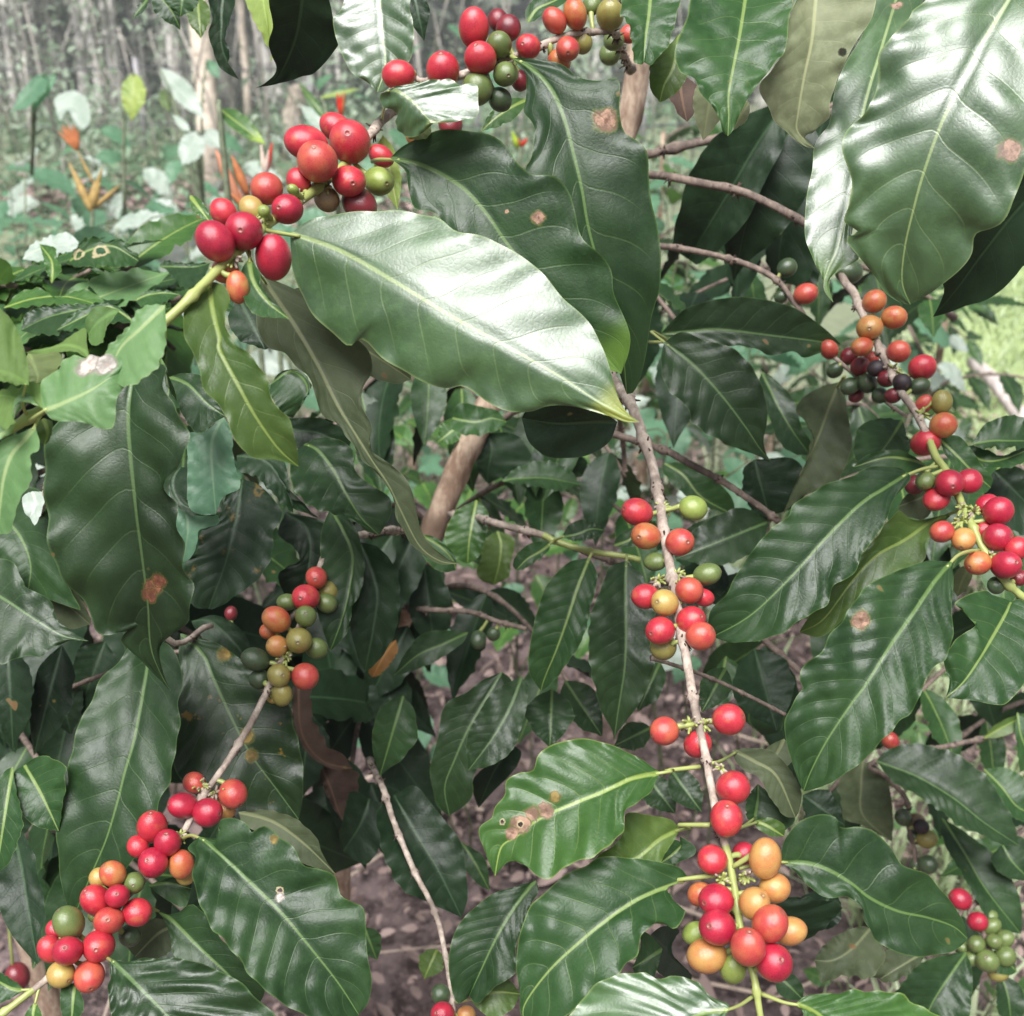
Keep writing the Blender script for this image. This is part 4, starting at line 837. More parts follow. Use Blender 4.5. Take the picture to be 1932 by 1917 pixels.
# upper dark and bright leaves hanging from the top
leaf(btop, 'deep_shade', .60, 'W575,-80 568,20 552,90 520,150 480,167', '618,-60 620,0 640,70 628,100 592,138 567,146 534,156', '510,-60 507,0 515,50 507,82 521,131 502,155', k=-.8, fold=.1, bow=.08, nu=50, nw=8, puck=.5, ruffle=.5, label='very dark leaf in shade')
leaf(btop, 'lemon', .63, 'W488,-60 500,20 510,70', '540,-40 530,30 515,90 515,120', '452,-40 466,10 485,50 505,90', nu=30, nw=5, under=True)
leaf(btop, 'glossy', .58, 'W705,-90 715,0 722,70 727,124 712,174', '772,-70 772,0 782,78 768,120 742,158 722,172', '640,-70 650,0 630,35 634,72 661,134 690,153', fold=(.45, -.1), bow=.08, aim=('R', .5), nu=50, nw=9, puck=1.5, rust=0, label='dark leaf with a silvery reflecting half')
sleaf(btop, 'deep_shade', .66, 'W775,-40 800,78', 22, 20, k=0)
sleaf(btop, 'dark', .72, 'A800,-60 960,160', 14, 26, k=0, bend=8)
sleaf(btop, 'dark', .70, 'A980,-80 960,90', 34, 34, k=0)
sleaf(btop, 'ygreen', .74, 'A1050,-20 1070,205', 22, 22, k=.3)
leaf(btop, 'deep_shade', .68, 'A1190,-60 1180,120 1190,280 1275,425', 'A1250,-20 1240,60 1200,200 1225,280 1215,370', 'A1110,-20 1130,100 1110,170 1130,260 1180,370', k=-.1, nu=44, nw=6, fold=.4, ruffle=1.2)
sleaf(btop, 'dark', .75, 'A790,-10 705,100', 8, 8)
# centre leaves
leaf(b8, 'dark', .64, 'W574,838 600,850 628,885 652,930 680,975 715,1010', '600,826 640,830 665,850 672,890 700,915 736,940 736,975', '550,860 548,900 560,932 600,962 650,975 690,1000', k=.30, fold=(.1, .35), nu=50, nw=8, pet='D1590,735', pr=2.5)
leaf(b7, 'mid', .72, 'E1370,1225 1312,1370 1260,1530 1200,1700 1130,1870 1112,1935', '1402,1280 1414,1340 1375,1500 1342,1640 1272,1760 1180,1880', '1270,1242 1180,1320 1122,1410 1082,1550 1052,1700 1050,1830', k=.10, kx=-.1, fold=(.25, .15), bow=.12, nu=60, nw=8, pet='E1385,1195', nv=11, puck=1.5, ruffle=1.3, spots=[])
leaf(b7, 'shade', .72, 'E1566,1240 1562,1400 1566,1600 1560,1800 1540,1940 1518,2080 1502,2200', '1640,1300 1690,1400 1722,1520 1692,1650 1720,1770 1690,1880 1640,1990 1570,2090 1520,2150', '1480,1272 1432,1380 1382,1520 1362,1650 1378,1800 1392,1900 1440,2050 1484,2130', k=.15, kx=.05, fold=(.1, .25), bow=.1, nu=64, nw=8, pet='E1570,1212', nv=12, puck=1.6, ruffle=1.3)
leaf(b7, 'dark', .76, 'E1225,1112 1300,1100 1380,1070 1455,1078', '1260,1050 1330,1020 1400,1040', '1270,1130 1340,1135 1420,1110', nu=40, nw=6, nv=12, puck=2.6, ruffle=2, k=.4, pet='E1180,1130')
leaf(b7, 'mid', .75, 'E1165,1148 1110,1190 1040,1230 980,1290', '1150,1190 1090,1240 1020,1285', '1110,1135 1040,1155 980,1210 962,1260', nu=36, nw=6, nv=10, puck=2, ruffle=1.6, pet='E1180,1135')
leaf(b7, 'mid', .77, 'E1500,1160 1580,1130 1640,1080 1720,1050', '1520,1110 1580,1070 1640,1040', '1560,1170 1640,1150 1700,1090', nu=30, nw=5, k=.4)
leaf(b7, 'bright', .86, 'E770,915 750,1020 730,1140 722,1255', '820,960 838,1030 820,1110 800,1180 770,1230', '680,960 630,1020 600,1110 622,1190 680,1240', k=.2, nu=44, nw=7, puck=1.2, ruffle=1.5, fold=.1)
leaf(b7, 'ygreen', .92, 'E880,1080 900,1150 890,1260 860,1370', '960,1110 972,1170 950,1250 945,1320 900,1350', '810,1130 800,1210 770,1290 790,1340', k=.1, nu=40, nw=6, puck=.8)
leaf(b7, 'dark', .90, 'E905,815 1000,800 1150,800 1330,835', '960,760 1060,715 1160,710 1260,750', '980,830 1120,850 1200,870 1280,850', k=.6, nu=44, nw=6, puck=2, nv=11, ruffle=1.6, fold=(.0, .5))
leaf(b3, 'deep_shade', .60, 'E1520,500 1400,500 1200,510 1010,480', 'E1480,600 1400,660 1300,690 1160,690 1080,640 1040,590', 'E1400,420 1200,400 1050,430', k=-.5, fold=.2, nu=40, nw=8, puck=.3, ruffle=.3)
leaf(b7, 'deep_shade', .99, 'E830,560 850,650 830,760 830,830', '960,560 1030,620 1060,700 950,770', '800,620 770,700 790,780', k=0, nu=30, nw=6, puck=.4)
leaf(b7, 'deep_shade', 1.02, 'E1080,640 1150,700 1250,740 1340,790', '1200,650 1340,690 1360,740', '1060,700 1150,760 1260,800', k=0, nu=30, nw=5, puck=.4)
leaf(b12, 'mid', .93, 'E640,480 760,500 850,480 930,500', '680,400 800,420 880,440', '640,540 740,575 830,560 900,530', k=.3, nu=30, nw=5, ruffle=2.2)
sleaf(b12, 'bright', .98, 'E700,500 560,610', 22, 24, ruffle=2)
sleaf(b12, 'mid', 1.05, 'E640,330 650,450', 14, 14)
leaf(b8, 'deep_shade', .70, 'E150,1140 200,1260 240,1420 220,1600 175,1830', '250,1170 340,1280 360,1400 350,1560 300,1700 220,1800', '110,1250 160,1380 130,1500 100,1600 140,1760', k=.05, nu=46, nw=7, fold=.3)
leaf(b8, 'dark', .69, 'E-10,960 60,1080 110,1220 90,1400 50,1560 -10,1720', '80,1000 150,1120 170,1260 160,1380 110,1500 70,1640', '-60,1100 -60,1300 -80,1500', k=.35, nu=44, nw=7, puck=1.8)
leaf(b8, 'mid', .74, 'E460,1100 560,1150 640,1230 660,1290', '540,1110 620,1170 660,1230', '470,1180 520,1260 590,1300', nu=26, nw=5)
leaf(b10, 'dark', .84, 'E725,1620 600,1680 460,1740 330,1850', '690,1680 560,1770 420,1830', '600,1610 480,1630 390,1730', k=.3, nu=36, nw=5)
leaf(b8, 'rust', .84, 'E340,1660 280,1740 215,1860', '350,1720 300,1800 250,1850', '290,1690 220,1760 195,1830', k=.4, nu=28, nw=5, ruffle=2, label='dead orange leaf')
leaf(b8, 'brown', .80, 'G1600,60 1590,200 1610,420 1720,560 1880,600', 'G1660,120 1660,300 1740,470 1820,520', 'G1560,180 1570,380 1640,520 1760,600', k=.1, nu=40, nw=5, ruffle=3, puck=2, label='dead brown curled leaf')
leaf(b8, 'brown', .86, 'G1700,560 1760,700 1800,820 1850,915', 'G1860,600 1910,650 1890,800', 'G1700,640 1770,800', k=.1, nu=30, nw=5, ruffle=3, puck=2, label='dead brown curled leaf')
for a_, w_, d_, m_ in [('W790,990 700,1190', 46, .93, 'deep_shade'), ('W800,1060 820,1230', 40, .95, 'deep_shade'), ('W740,1010 640,1150', 40, .90, 'deep_shade'), ('W770,1180 690,1330', 44, .95, 'deep_shade'), ('W860,960 930,1080', 34, .93, 'dark'), ('W720,1250 760,1420', 40, .95, 'deep_shade'), ('W700,1480 760,1640', 38, .9, 'deep_shade'), ('W640,1420 690,1640', 44, .92, 'deep_shade')]:
    sleaf(b10, m_, d_, a_, w_, w_, k=.1, fold=.3, nu=30, nw=5)
# leaves around the long bright shoot
leaf(b3, 'bright', .505, 'H1755,622 1600,652 1450,720 1250,800 1100,870 980,962 900,1020 868,1172',
     'H1735,645 1682,742 1565,830 1550,922 1480,1002 1400,1070 1280,1110 1180,1168 1112,1182 1042,1120 980,1090 925,1105',
     'H1700,590 1600,522 1450,462 1330,440 1200,462 1102,520 1072,608 1000,622 930,662 920,740 870,802 850,862 782,922 818,1050',
     k=.32, kx=-.08, fold=(.35, .05), bow=.10, nu=70, nw=11, puck=2.1, ruffle=.8, nv=9, pet='H1830,610 I0,612 100,600 190,590', pr=3.6,
     spots=[('H1130,820', 44, 't'), ('H1070,845', 40, 't'), ('H1000,895', 52, 't'), ('H955,935', 34, 't'), ('H1006,888', 22, 'h'), ('H905,880', 18, 'h'), ('H1190,760', 30, 'y')], label='bright green leaf with a pink insect scar')
leaf(b3, 'ygreen', .515, 'H1850,922 1740,980 1640,1065 1520,1110 1400,1130', '1835,960 1790,1030 1752,1092 1640,1180', '1805,872 1700,850 1600,832 1562,852 1532,980 1420,1060', k=.35, fold=.3, nu=44, nw=7, pet='H1917,910 I60,900 245,900', pr=3.6)
leaf(b3, 'mid', .495, 'H1905,1192 1760,1240 1600,1312 1420,1440 1300,1540 1180,1650 1080,1770 1020,1870 1020,1945',
     'I10,1240 H1882,1360 1830,1450 1720,1440 1650,1478 1620,1600 1560,1650 1480,1722 1400,1752 1300,1880 1150,1962',
     'H1850,1130 1750,1100 1600,1076 1430,1070 1350,1120 1250,1160 1122,1270 1050,1340 1002,1480 982,1600 990,1740 1008,1850',
     k=.36, kx=-.05, fold=(.3, .02), bow=.10, nu=70, nw=10, puck=1.7, nv=9, pet='I60,1195 170,1180 300,1165', pr=4)
leaf(b8, 'dark', .60, 'H1085,1195 1000,1300 920,1420 850,1550 790,1680 730,1810', '1100,1250 1052,1340 1012,1450 980,1560 970,1690 860,1770 780,1850', '1000,1222 870,1260 770,1330 690,1410 640,1510 620,1640 640,1780 672,1850', k=.3, kx=-.1, fold=.15, nu=56, nw=8, puck=1.4, nv=11)
leaf(b3, 'dark', .56, 'H1760,1560 1700,1600 1600,1660', '1740,1640 1700,1740 1640,1740', '1700,1490 1650,1470 1640,1560', nu=24, nw=5)
leaf(b3, 'deep_shade', .57, 'H1917,1700 1800,1580 1700,1480', 'I20,1560 H1850,1460 1760,1440', 'H1900,1740 1760,1700 1680,1600', nu=30, nw=6)
leaf(b3, 'glossy', .455, 'I342,1888 240,1895 120,1935 -20,1985 -150,2060', 'I300,1960 160,2040 0,2140', 'I340,1850 230,1800 180,1732 60,1710 H1800,1702 1720,1712 1650,1686 1500,1710 1362,1782 1300,1870 1260,1960', fold=(.2, -.05), bow=.05, aim=('R', .4), nu=56, nw=10, puck=1.2, pet='I400,1862 470,1815', pr=3.2, label='large glossy leaf cut by the bottom edge')
leaf(b3, 'bright', .46, 'I700,1852 800,1892 900,1960 1100,2050', 'I760,1812 870,1795 1000,1786 1200,1792 1350,1852 1480,1945 1300,2040', 'I740,1900 800,1990 900,2060', k=.6, fold=(-.05, .2), nu=50, nw=9, puck=1.1, pet='I640,1845 560,1815 520,1800', pr=3.4)
leaf(b3, 'dark', .50, 'I620,1100 760,1102 880,1140 1000,1212 1100,1290 1250,1360 1400,1392 1540,1440 1615,1505',
     'I640,985 720,885 820,842 915,862 940,912 1040,910 1112,932 1200,1010 1262,1110 1400,1160 1480,1252 1540,1322 1590,1400 1608,1470',
     'I700,1150 800,1252 880,1290 980,1280 1042,1340 1082,1440 1200,1560 1350,1602 1500,1582 1580,1545',
     k=.22, kx=.1, fold=(.1, .1), bow=.08, nu=60, nw=9, puck=.9, ruffle=.9, nv=8, pet='I560,1098 400,1130', pr=3)
leaf(b3, 'olive', .56, 'I365,500 480,560 600,640 700,860', '480,490 580,510 660,590 730,720 720,820', '380,560 440,620 500,640 570,760 640,850', k=.2, nu=44, nw=7, puck=1.6, nv=10, pet='I300,560 260,570')
leaf(b3, 'olive', .60, 'I640,440 600,520 520,640', '700,520 640,600', '560,480 500,560', nu=24, nw=5)
leaf(b3, 'dark', .58, 'I480,880 500,760 500,680', '440,860 440,760', '620,940 700,860 600,760', nu=24, nw=5, pet='I420,910 380,920')
leaf(b3, 'ygreen', .54, 'I480,880 540,900 640,960', '560,860 640,900', '500,920 570,960', nu=20, nw=4, pet='I420,910 385,920')
leaf(b3, 'mid', .57, 'H1880,1000 1810,1060 1740,1110', 'I80,960 I160,1010 160,1060 60,1110 H1850,1140', 'H1810,980 1750,1060', nu=26, nw=6)
sleaf(b8, 'dark', .74, 'H380,210 255,640', 44, 40, k=0, puck=.6)
leaf(b8, 'shade', .755, 'H905,85 800,260 720,400 650,560 600,700 625,850', '960,140 940,300 860,460 760,620 750,740 700,800', '800,130 720,190 600,262 562,440 522,600 540,720 560,800', k=.1, kx=-.1, nu=50, nw=7, nv=12, puck=1.3, fold=.2)
leaf(b8, 'shade', .72, 'H1012,105 950,270 860,430 728,608', '1042,210 1012,370 960,500 850,582', '860,190 770,320 716,450', k=.3, nu=44, nw=7, nv=11, puck=1.6, fold=.2)
leaf(b8, 'deep_shade', .78, 'H960,470 860,620 780,810', '1010,520 960,620 860,720', '860,560 760,640 750,720', k=0, nu=30, nw=5)
sleaf(b9, 'dark', .75, 'H1172,175 1160,490', 42, 50, k=.45, puck=2, nv=11)
sleaf(b9, 'dark', .78, 'H1240,130 1440,430', 34, 34, k=.45, puck=2, nv=11)
sleaf(b9, 'dark', .80, 'H1700,380 1500,480', 26, 26, k=.4, puck=1.6)
leaf(b8, 'deep_shade', .735, 'H330,740 450,950 560,1130 640,1290 690,1392', '440,690 540,800 620,900 690,1000 712,1150 722,1290', '240,830 250,980 300,1130 400,1262 500,1302 600,1352', k=.35, kx=.1, nu=50, nw=8, fold=(.1, .3), puck=1)
leaf(b8, 'deep_shade', .80, 'H200,760 150,900 60,1040', '300,820 260,1000 180,1110', '100,720 60,860 40,960', k=.1, nu=30, nw=6)
leaf(b8, 'dark', .80, 'H690,990 750,1080 840,1250', '800,1060 830,1130', '680,1080 760,1200', k=.2, nu=24, nw=4)
leaf(b8, 'ygreen', .60, 'H740,1832 820,1800 900,1790 1000,1800', '800,1740 900,1705 960,1740', '780,1880 860,1930 960,1880', k=.3, nu=30, nw=6, pet='H690,1840 655,1845')
sleaf(b8, 'ygreen', .78, 'H560,1560 490,1720', 24, 24)
sleaf(b8, 'dark', .76, 'H170,1440 240,1620', 22, 22, k=0)
cherries(b1, 'A1630,760,190,r,10 1790,680,150,r,2 B95,755,225,r,14 A1690,860,215,a,20 1590,965,130,r,-4 1420,1005,165,a,6 B90,965,175,r,12 A1530,1115,160,R,12 1190,1130,140,r,-2 1145,1285,205,R,6 1300,1230,205,R,14 1455,1370,195,R,10,1.15 B250,965,160,l,8 145,1085,170,m,0 262,830,118,r,-6 A1340,1110,120,y,-2 1740,1060,130,u,-6 1200,1440,140,o,-6 1265,1530,120,o,0,1.3 1405,1125,70,l,12 1560,1010,60,l,10', 2)
cherries(b2, 'B355,400,160,r,4 590,370,172,r,4 790,310,165,r,10 755,150,158,r,4,1.2 885,110,112,m,-2 940,150,132,m,0 890,238,132,g,8 1045,248,135,r,8 925,395,130,g,8 775,470,158,g,4 895,530,128,d,-2 1000,430,100,m,-6 1185,110,120,a,4 1295,75,135,o,6 1385,25,100,g,-4 1480,80,142,v,6 1255,260,130,a,8 1335,230,110,v,-4 1210,325,122,o,0 1500,215,110,g,6 1480,290,112,g,0 1585,180,100,a,0 630,660,130,m,-2 450,715,125,n,0', 3)
cherries(b3, 'E1625,980,150,r,6 1672,1108,150,o,6 1852,1140,152,a,8 F155,958,138,l,4 E1720,1245,105,g,-6 F230,1310,125,g,-2 E1670,1430,142,r,2 1772,1463,150,y,8 F135,1397,145,a,4 210,1435,100,r,-6 143,1555,150,r,8 E1748,1612,150,r,6 F195,1640,155,a,2 E1765,1700,140,v,-6 H1770,400,152,a,4 I345,337,168,r,4 180,470,145,r,-8 368,700,175,r,4 332,865,185,r,12 258,1085,155,r,2 425,1050,120,R,-6 538,1078,175,n,8,1.15 590,1235,160,n,2 482,1318,165,n,8 195,1270,130,o,-6 278,1300,175,R,6 285,1445,190,R,8 565,1425,190,a,14 670,1465,150,n,0 447,1550,180,a,18,1.1 585,1632,195,R,10 165,1475,115,l,-8 228,1595,192,n,4 365,1670,135,l,0,1.15 360,1360,90,m,-10', 4)
cherries(b8, 'H578,1800,102,d,2 590,1905,122,R,8 715,1910,90,n,2', 5)
cherries(b10, 'E780,1660,85,d,0 860,1630,75,d,-4', 6)

for m_, d_, a_, w_ in [('shade', .70, 'I40,610 200,830', 30), ('shade', .72, 'I-90,640 60,840', 30), ('dark', .66, 'I330,60 200,300', 30), ('deep_shade', .74, 'I480,-40 600,400', 60), ('deep_shade', .72, 'I740,740 960,900', 34), ('dark', .74, 'I-20,30 -140,300', 26), ('deep_shade', .70, 'I900,1250 760,1480', 40), ('shade', .76, 'F560,1030 60,1230', 52), ('deep_shade', .80, 'F300,1240 120,1480', 44)]:
    sleaf(b9, m_, d_, a_, w_, w_, k=.45, puck=1.8, nv=11)
def bracts(br, spots):
    for t in pts(spots):
        B = BR[br.name]; j = np.argmin(np.hypot(B[:, 0] - t[0], B[:, 1] - t[1])); mb = MB(); d = B[j, 2]
        for _ in range(16):
            a = RNG.uniform(0, 6.28); r0, r1 = RNG.uniform(2, 6), RNG.uniform(9, 19)
            P = resample(np.array([[t[0] + math.cos(a) * r0, t[1] + math.sin(a) * r0, d], [t[0] + math.cos(a) * (r0 + r1) / 2, t[1] + math.sin(a) * (r0 + r1) / 2 + 1, d - .002], [t[0] + math.cos(a) * r1, t[1] + math.sin(a) * r1 + 3, d - RNG.uniform(-.006, .008)]]), 5)
            tube(mb, unproj(P[:, 0], P[:, 1], P[:, 2]), np.linspace(.0011, .0005, 5), 5, RNG.choice([0., 1., 1.]))
        mb.build('fruit_bracts', BARK, br)
bracts(b3, 'I440,1180 310,1195 F70,1315 E1735,1345 E1760,955 I210,370 140,360 I300,600 400,1480')
bracts(b1, 'A1400,1160 1580,1050 1740,990 1240,1380')
# ---- right bush
rb = bush('coffee bush on the right with the broad leaf that has a pink spot', (2150, 1400), 1.1)
rt = trunk(rb, 'W2080,-60,.86 2090,200,.88 2110,600,.92 2140,1100,1.0', 22, 26)
b4a = branch(rb, 'W2080,60,.88 1700,180,.90 C-300,880,.92 0,935,.80 200,978,.79 400,1015,.785 600,1105,.78 745,1185,.775 850,1260,.77', 10, 8.5, mat=BARKD, node=.05)
b4b = branch(rb, 'C-500,1350,.95 -200,1310,.86 0,1312,.82 240,1352,.80 450,1412,.79 600,1492,.78 705,1625,.77 760,1700,.77', 7, 6, mat=BARKD, node=.04)
b4 = branch(rb, 'C930,1400,.77 965,1505,.76 1012,1562,.755 1060,1680,.745 F1130,70,.735 1172,160,.73 1210,250,.72 1270,350,.70 1340,450,.69 1402,570,.68 1450,690,.665 1492,745,.655 1560,880,.645 1602,970,.635 1662,1100,.625 1702,1180,.62 1800,1330,.61 1870,1400,.61 1970,1470,.61', 8.5, 8, 0, 1, .50, node=.04, n=110)
b4c = branch(rb, 'F900,150,.76 980,220,.755 1060,290,.75 1190,400,.735 1290,470,.72', 4.5, 4, node=.03, label='thin fruiting twig')
brt = branch(rb, 'W2090,-20,.80 1950,-120,.58 1700,-140,.56 1450,-100,.57 1280,-60,.60 1190,-90,.7', 10, 7)
leaf(brt, 'glossy', .52, 'C1900,-130 1830,10 1700,220 1590,430 1480,650 1382,920 1322,1140 1282,1320 1268,1500 1312,1622',
     'C2080,-80 2150,60 2180,300 2100,600 1960,820 1905,960 1862,1052 1802,1180 1665,1242 1642,1350 1590,1422 1480,1522 1400,1572 1345,1600',
     'C1560,-90 1345,30 1300,110 1200,212 1142,300 1142,420 1072,600 978,680 950,800 1000,960 990,1080 958,1180 1032,1232 970,1272 1050,1382 1122,1470 1180,1560 1270,1618',
     fold=(-.10, .04), bow=.14, aim=('M', .33), nu=84, nw=13, puck=1.15, ruffle=.8, nv=9, spots=[('C1832,805', 58, 't')], pet='C1960,-260', label='broad glossy leaf with a pink spot', pr=4)
leaf(brt, 'glossy', .575, 'C1260,-80 1160,250 1060,600 1000,1000 930,1300 866,1450 850,1545 902,1612',
     'C1400,-60 1340,100 1220,500 1120,900 1020,1150 1000,1300 1042,1372 930,1442 880,1500',
     'C1130,-80 1110,60 1050,200 1002,280 920,440 890,600 870,680 802,770 790,900 760,1040 750,1250 790,1372 836,1470',
     fold=(.1, .0), bow=.12, aim=('R', .7), nu=70, nw=9, puck=1.3, ruffle=1, spots=[('C1235,40', 32, 't')], tip=(.12, .22, .05, .9))
leaf(brt, 'pale', .545, 'C812,-60 790,200 750,400 716,600 712,700 802,790',
     'C1100,-60 1116,70 1050,180 990,280 920,432 880,560 882,622 820,682 742,722', 'C690,-60 672,80 640,250 570,380 502,470 540,545 590,640 660,712 740,775',
     k=-.25, fold=(.1, .25), bow=.1, nu=56, nw=9, puck=.6, ruffle=.8, spots=[('C950,285', 22, 'k')], label='pale underside of a leaf')
leaf(brt, 'mid', .53, 'C445,-80 402,200 372,350 346,500 345,620 340,725',
     'C740,-60 672,60 650,250 580,350 500,450 432,550 370,690', 'C180,-60 120,100 60,260 92,370 160,430 202,510 268,580 310,690',
     k=.35, fold=(.1, .15), bow=.15, nu=60, nw=9, puck=1.1, ruffle=1)
sleaf(brt, 'pale', .575, 'C270,380 208,750', 32, 32, k=.1)
sleaf(brt, 'pale', .58, 'C450,540 360,700', 14, 14, k=.1)
leaf(brt, 'mid', .55, 'B1700,-80 1690,60 1670,200 1660,330', '1850,-60 1830,100 1780,260 1700,340', '1560,-60 1540,60 1590,180 1600,290 1640,350', k=.35, nu=40, nw=7, ruffle=2)
leaf(brt, 'ygreen', .58, 'B1850,180 1820,350 1770,450 1745,545', '1917,300 1870,450 1800,520', '1740,300 1690,360 1700,480', k=.1, nu=34, nw=6)
leaf(brt, 'brown', .62, 'B1850,380 1860,500 1890,650', '1960,480 1930,600', '1790,480 1840,600', nu=24, nw=5, label='reddish withered leaf')
leaf(brt, 'mid', .60, 'B1040,120 1090,50 1150,20 1240,-20', '1030,60 1080,-10 1150,-40', '1080,110 1140,70 1250,10', nu=24, nw=5)
leaf(brt, 'deep_shade', .60, 'C2150,850 1900,1100 1700,1350 1560,1540 1432,1688', 'C2160,1150 1990,1380 1917,1415 1862,1482 1742,1582 1602,1632 1500,1670', 'C1960,850 1750,1100 1500,1300 1480,1480 1490,1560', k=-.5, kx=.1, nu=54, nw=8, puck=.4, ruffle=.4, label='dark leaf in shadow behind the broad glossy leaf')
leaf(b4a, 'deep_shade', .83, 'C640,560 500,760 360,1000 130,1380', 'C640,760 540,960 420,1200 200,1400', 'C560,560 300,700 150,900 60,1200 60,1320', k=-.35, nu=44, nw=6, puck=.8)
leaf(b4a, 'deep_shade', .85, 'C700,640 560,900 450,1150 370,1500', 'C820,720 800,960 620,1250 440,1400', 'C600,700 470,820 430,960 340,1120 320,1280 350,1420', k=-.35, nu=44, nw=6, puck=.8)
leaf(b4a, 'deep_shade', .90, 'C900,700 760,950 640,1200 600,1500', 'C960,900 860,1200 760,1500', 'C700,800 560,1000 540,1300', k=-.1, nu=30, nw=6, puck=.6)
leaf(b4a, 'deep_shade', .92, 'C760,1150 740,1320 700,1500', 'C860,1250 850,1400 780,1560', 'C600,1200 540,1350 600,1500', k=0, nu=30, nw=5)
leaf(b4b, 'shade', .76, 'C-20,1780 150,1765 300,1755 600,1790 800,1815 945,1838', 'C60,1690 120,1640 250,1600 400,1580 560,1600 700,1642 820,1722 905,1795', 'C60,1800 250,1832 450,1852 580,1892 680,1872 740,1905 830,1880 900,1852', k=-.1, kx=.05, fold=(.15, .2), nu=54, nw=7, puck=1.1)
leaf(b4b, 'shade', .73, 'F0,75 150,190 300,350 430,520 510,640 576,718', '100,20 200,60 350,100 430,160 482,230 532,340 552,450 530,580 545,670', '-20,200 30,330 110,420 160,500 240,572 330,622 420,650 510,688', k=-.02, kx=.05, fold=(.1, .25), nu=56, nw=8, puck=1.5, nv=9, pet='F-80,10 E1790,70 1690,75')
leaf(b4, 'dark', .625, 'F1300,772 1180,850 1040,942 850,1130 700,1300 520,1480 400,1570 255,1645',
     'F1312,812 1222,910 1190,1010 1112,1130 1060,1192 1000,1330 910,1372 860,1480 742,1540 650,1622 540,1652 430,1672 330,1668',
     'F1240,742 1100,738 1000,790 860,830 800,872 700,930 660,1002 570,1070 472,1180 420,1262 370,1340 330,1422 250,1500 236,1580',
     k=.22, kx=-.12, fold=(.25, .12), bow=.10, nu=76, nw=10, puck=1.6, ruffle=1.1, nv=11, pet='F1380,750 1458,738', pr=3.2)
leaf(b4, 'ygreen', .66, 'F1545,980 1420,1032 1280,1130 1130,1212 1000,1350 850,1550 720,1622', '1402,1130 1390,1230 1300,1282 1100,1400 1000,1502 850,1640', '1380,1020 1300,1015 1250,972 1150,1080 1080,1180 950,1300 830,1450 730,1600', k=.2, nu=56, nw=8, puck=1.2, pet='F1590,965', pr=3)
leaf(b4, 'dark', .555, 'F1532,1245 1440,1350 1312,1540 1200,1700 1080,1892 1000,1998 900,2146 840,2246 780,2366 742,2468',
     'F1542,1350 1530,1500 1542,1640 1500,1752 1440,1800 1400,1870 1350,2000 1270,2076 1200,2166 1120,2246 1030,2326 920,2406 830,2446',
     'F1402,1240 1250,1290 1100,1360 1022,1440 950,1560 872,1640 840,1722 760,1780 720,1870 740,1920 682,1996 640,2096 650,2196 680,2306 712,2400',
     k=.25, kx=-.08, fold=(.30, .10), bow=.10, nu=80, nw=11, puck=1.9, ruffle=.8, nv=12, spots=[('F1050,1550', 46, 't')], pet='F1560,1215 1620,1190 1680,1185', pr=3.4, label='dark leaf with a round pink spot')
leaf(b4, 'mid', .575, 'F1850,1462 1800,1560 1700,1732 1600,1880 I1500,222', 'F1900,1440 1990,1540 2060,1700 I1960,90 1880,195 1800,262 1650,238', 'F1700,1400 1562,1462 1652,1582 1560,1652 1492,1742 1512,1850 I1520,130', k=.35, kx=.1, fold=.1, nu=48, nw=9, puck=1)
leaf(b4, 'mid', .70, 'F1400,730 1300,700 1180,690 1010,740', '1360,770 1200,780 1080,760', '1320,680 1250,650 1130,660 1060,690', k=.3, nu=30, nw=5)
leaf(b4, 'mid', .69, 'F1465,590 1560,680 1640,760 1740,850', '1540,570 1600,600 1700,740 1750,800', '1490,660 1540,740 1600,850 1700,880', k=.2, nu=36, nw=6, puck=.9)
leaf(b4, 'dark', .70, 'F1640,620 1750,600 1840,600 1960,600', '1700,520 1780,480 1900,470', '1700,640 1800,640 1900,640', k=.6, nu=30, nw=5, ruffle=2)
leaf(b4, 'mid', .705, 'F1600,620 1680,700 1800,700 1960,640', '1700,640 1800,680 1900,640', '1640,680 1720,740 1850,740 1940,700', k=.6, nu=30, nw=5, ruffle=2.4)
leaf(b4, 'deep_shade', .74, 'F1760,760 1850,850 1960,960', '1850,730 1960,800', '1700,860 1720,960 1850,1080 1960,1100', k=.1, nu=30, nw=6)
leaf(b4, 'olive', .68, 'F1480,860 1380,900 1250,950', '1440,950 1380,1020 1260,990', '1400,860 1300,880', nu=24, nw=5)
leaf(b4, 'olive', .67, 'F1640,1260 1590,1340 1560,1430', '1640,1330 1600,1400', '1570,1280 1530,1360', nu=20, nw=4, under=True)
leaf(b4c, 'olive', .80, 'F935,285 880,420 830,560 770,690 700,830 635,990', '962,340 982,480 1002,620 960,750 900,850 750,890', '800,330 700,420 742,500 790,600 752,720 690,860', k=.1, nu=50, nw=6, puck=1, pet='F960,260')
leaf(b4b, 'dark', .85, 'F520,230 600,400 680,540 780,680', '600,280 700,400 730,520 790,620', '500,330 560,480 620,620 700,670', k=.3, nu=36, nw=5)
leaf(b4c, 'dark', .74, 'F1270,490 1200,600 1130,690', '1290,560 1310,660 1220,680', '1150,480 1060,510 1020,560 1010,650 1030,710', k=.45, nu=34, nw=6, puck=1.2)
leaf(b4, 'deep_shade', .82, 'F480,700 520,850 560,1000', '700,700 760,860 680,960', '420,760 430,900 500,1000', k=0, nu=30, nw=6)
leaf(b4b, 'dark', .84, 'F560,1050 440,1080 240,1100 60,1240', '460,1150 300,1250 180,1300', '420,1020 300,1000 150,1050 60,1150', k=.7, nu=44, nw=7, puck=1.5, nv=11)
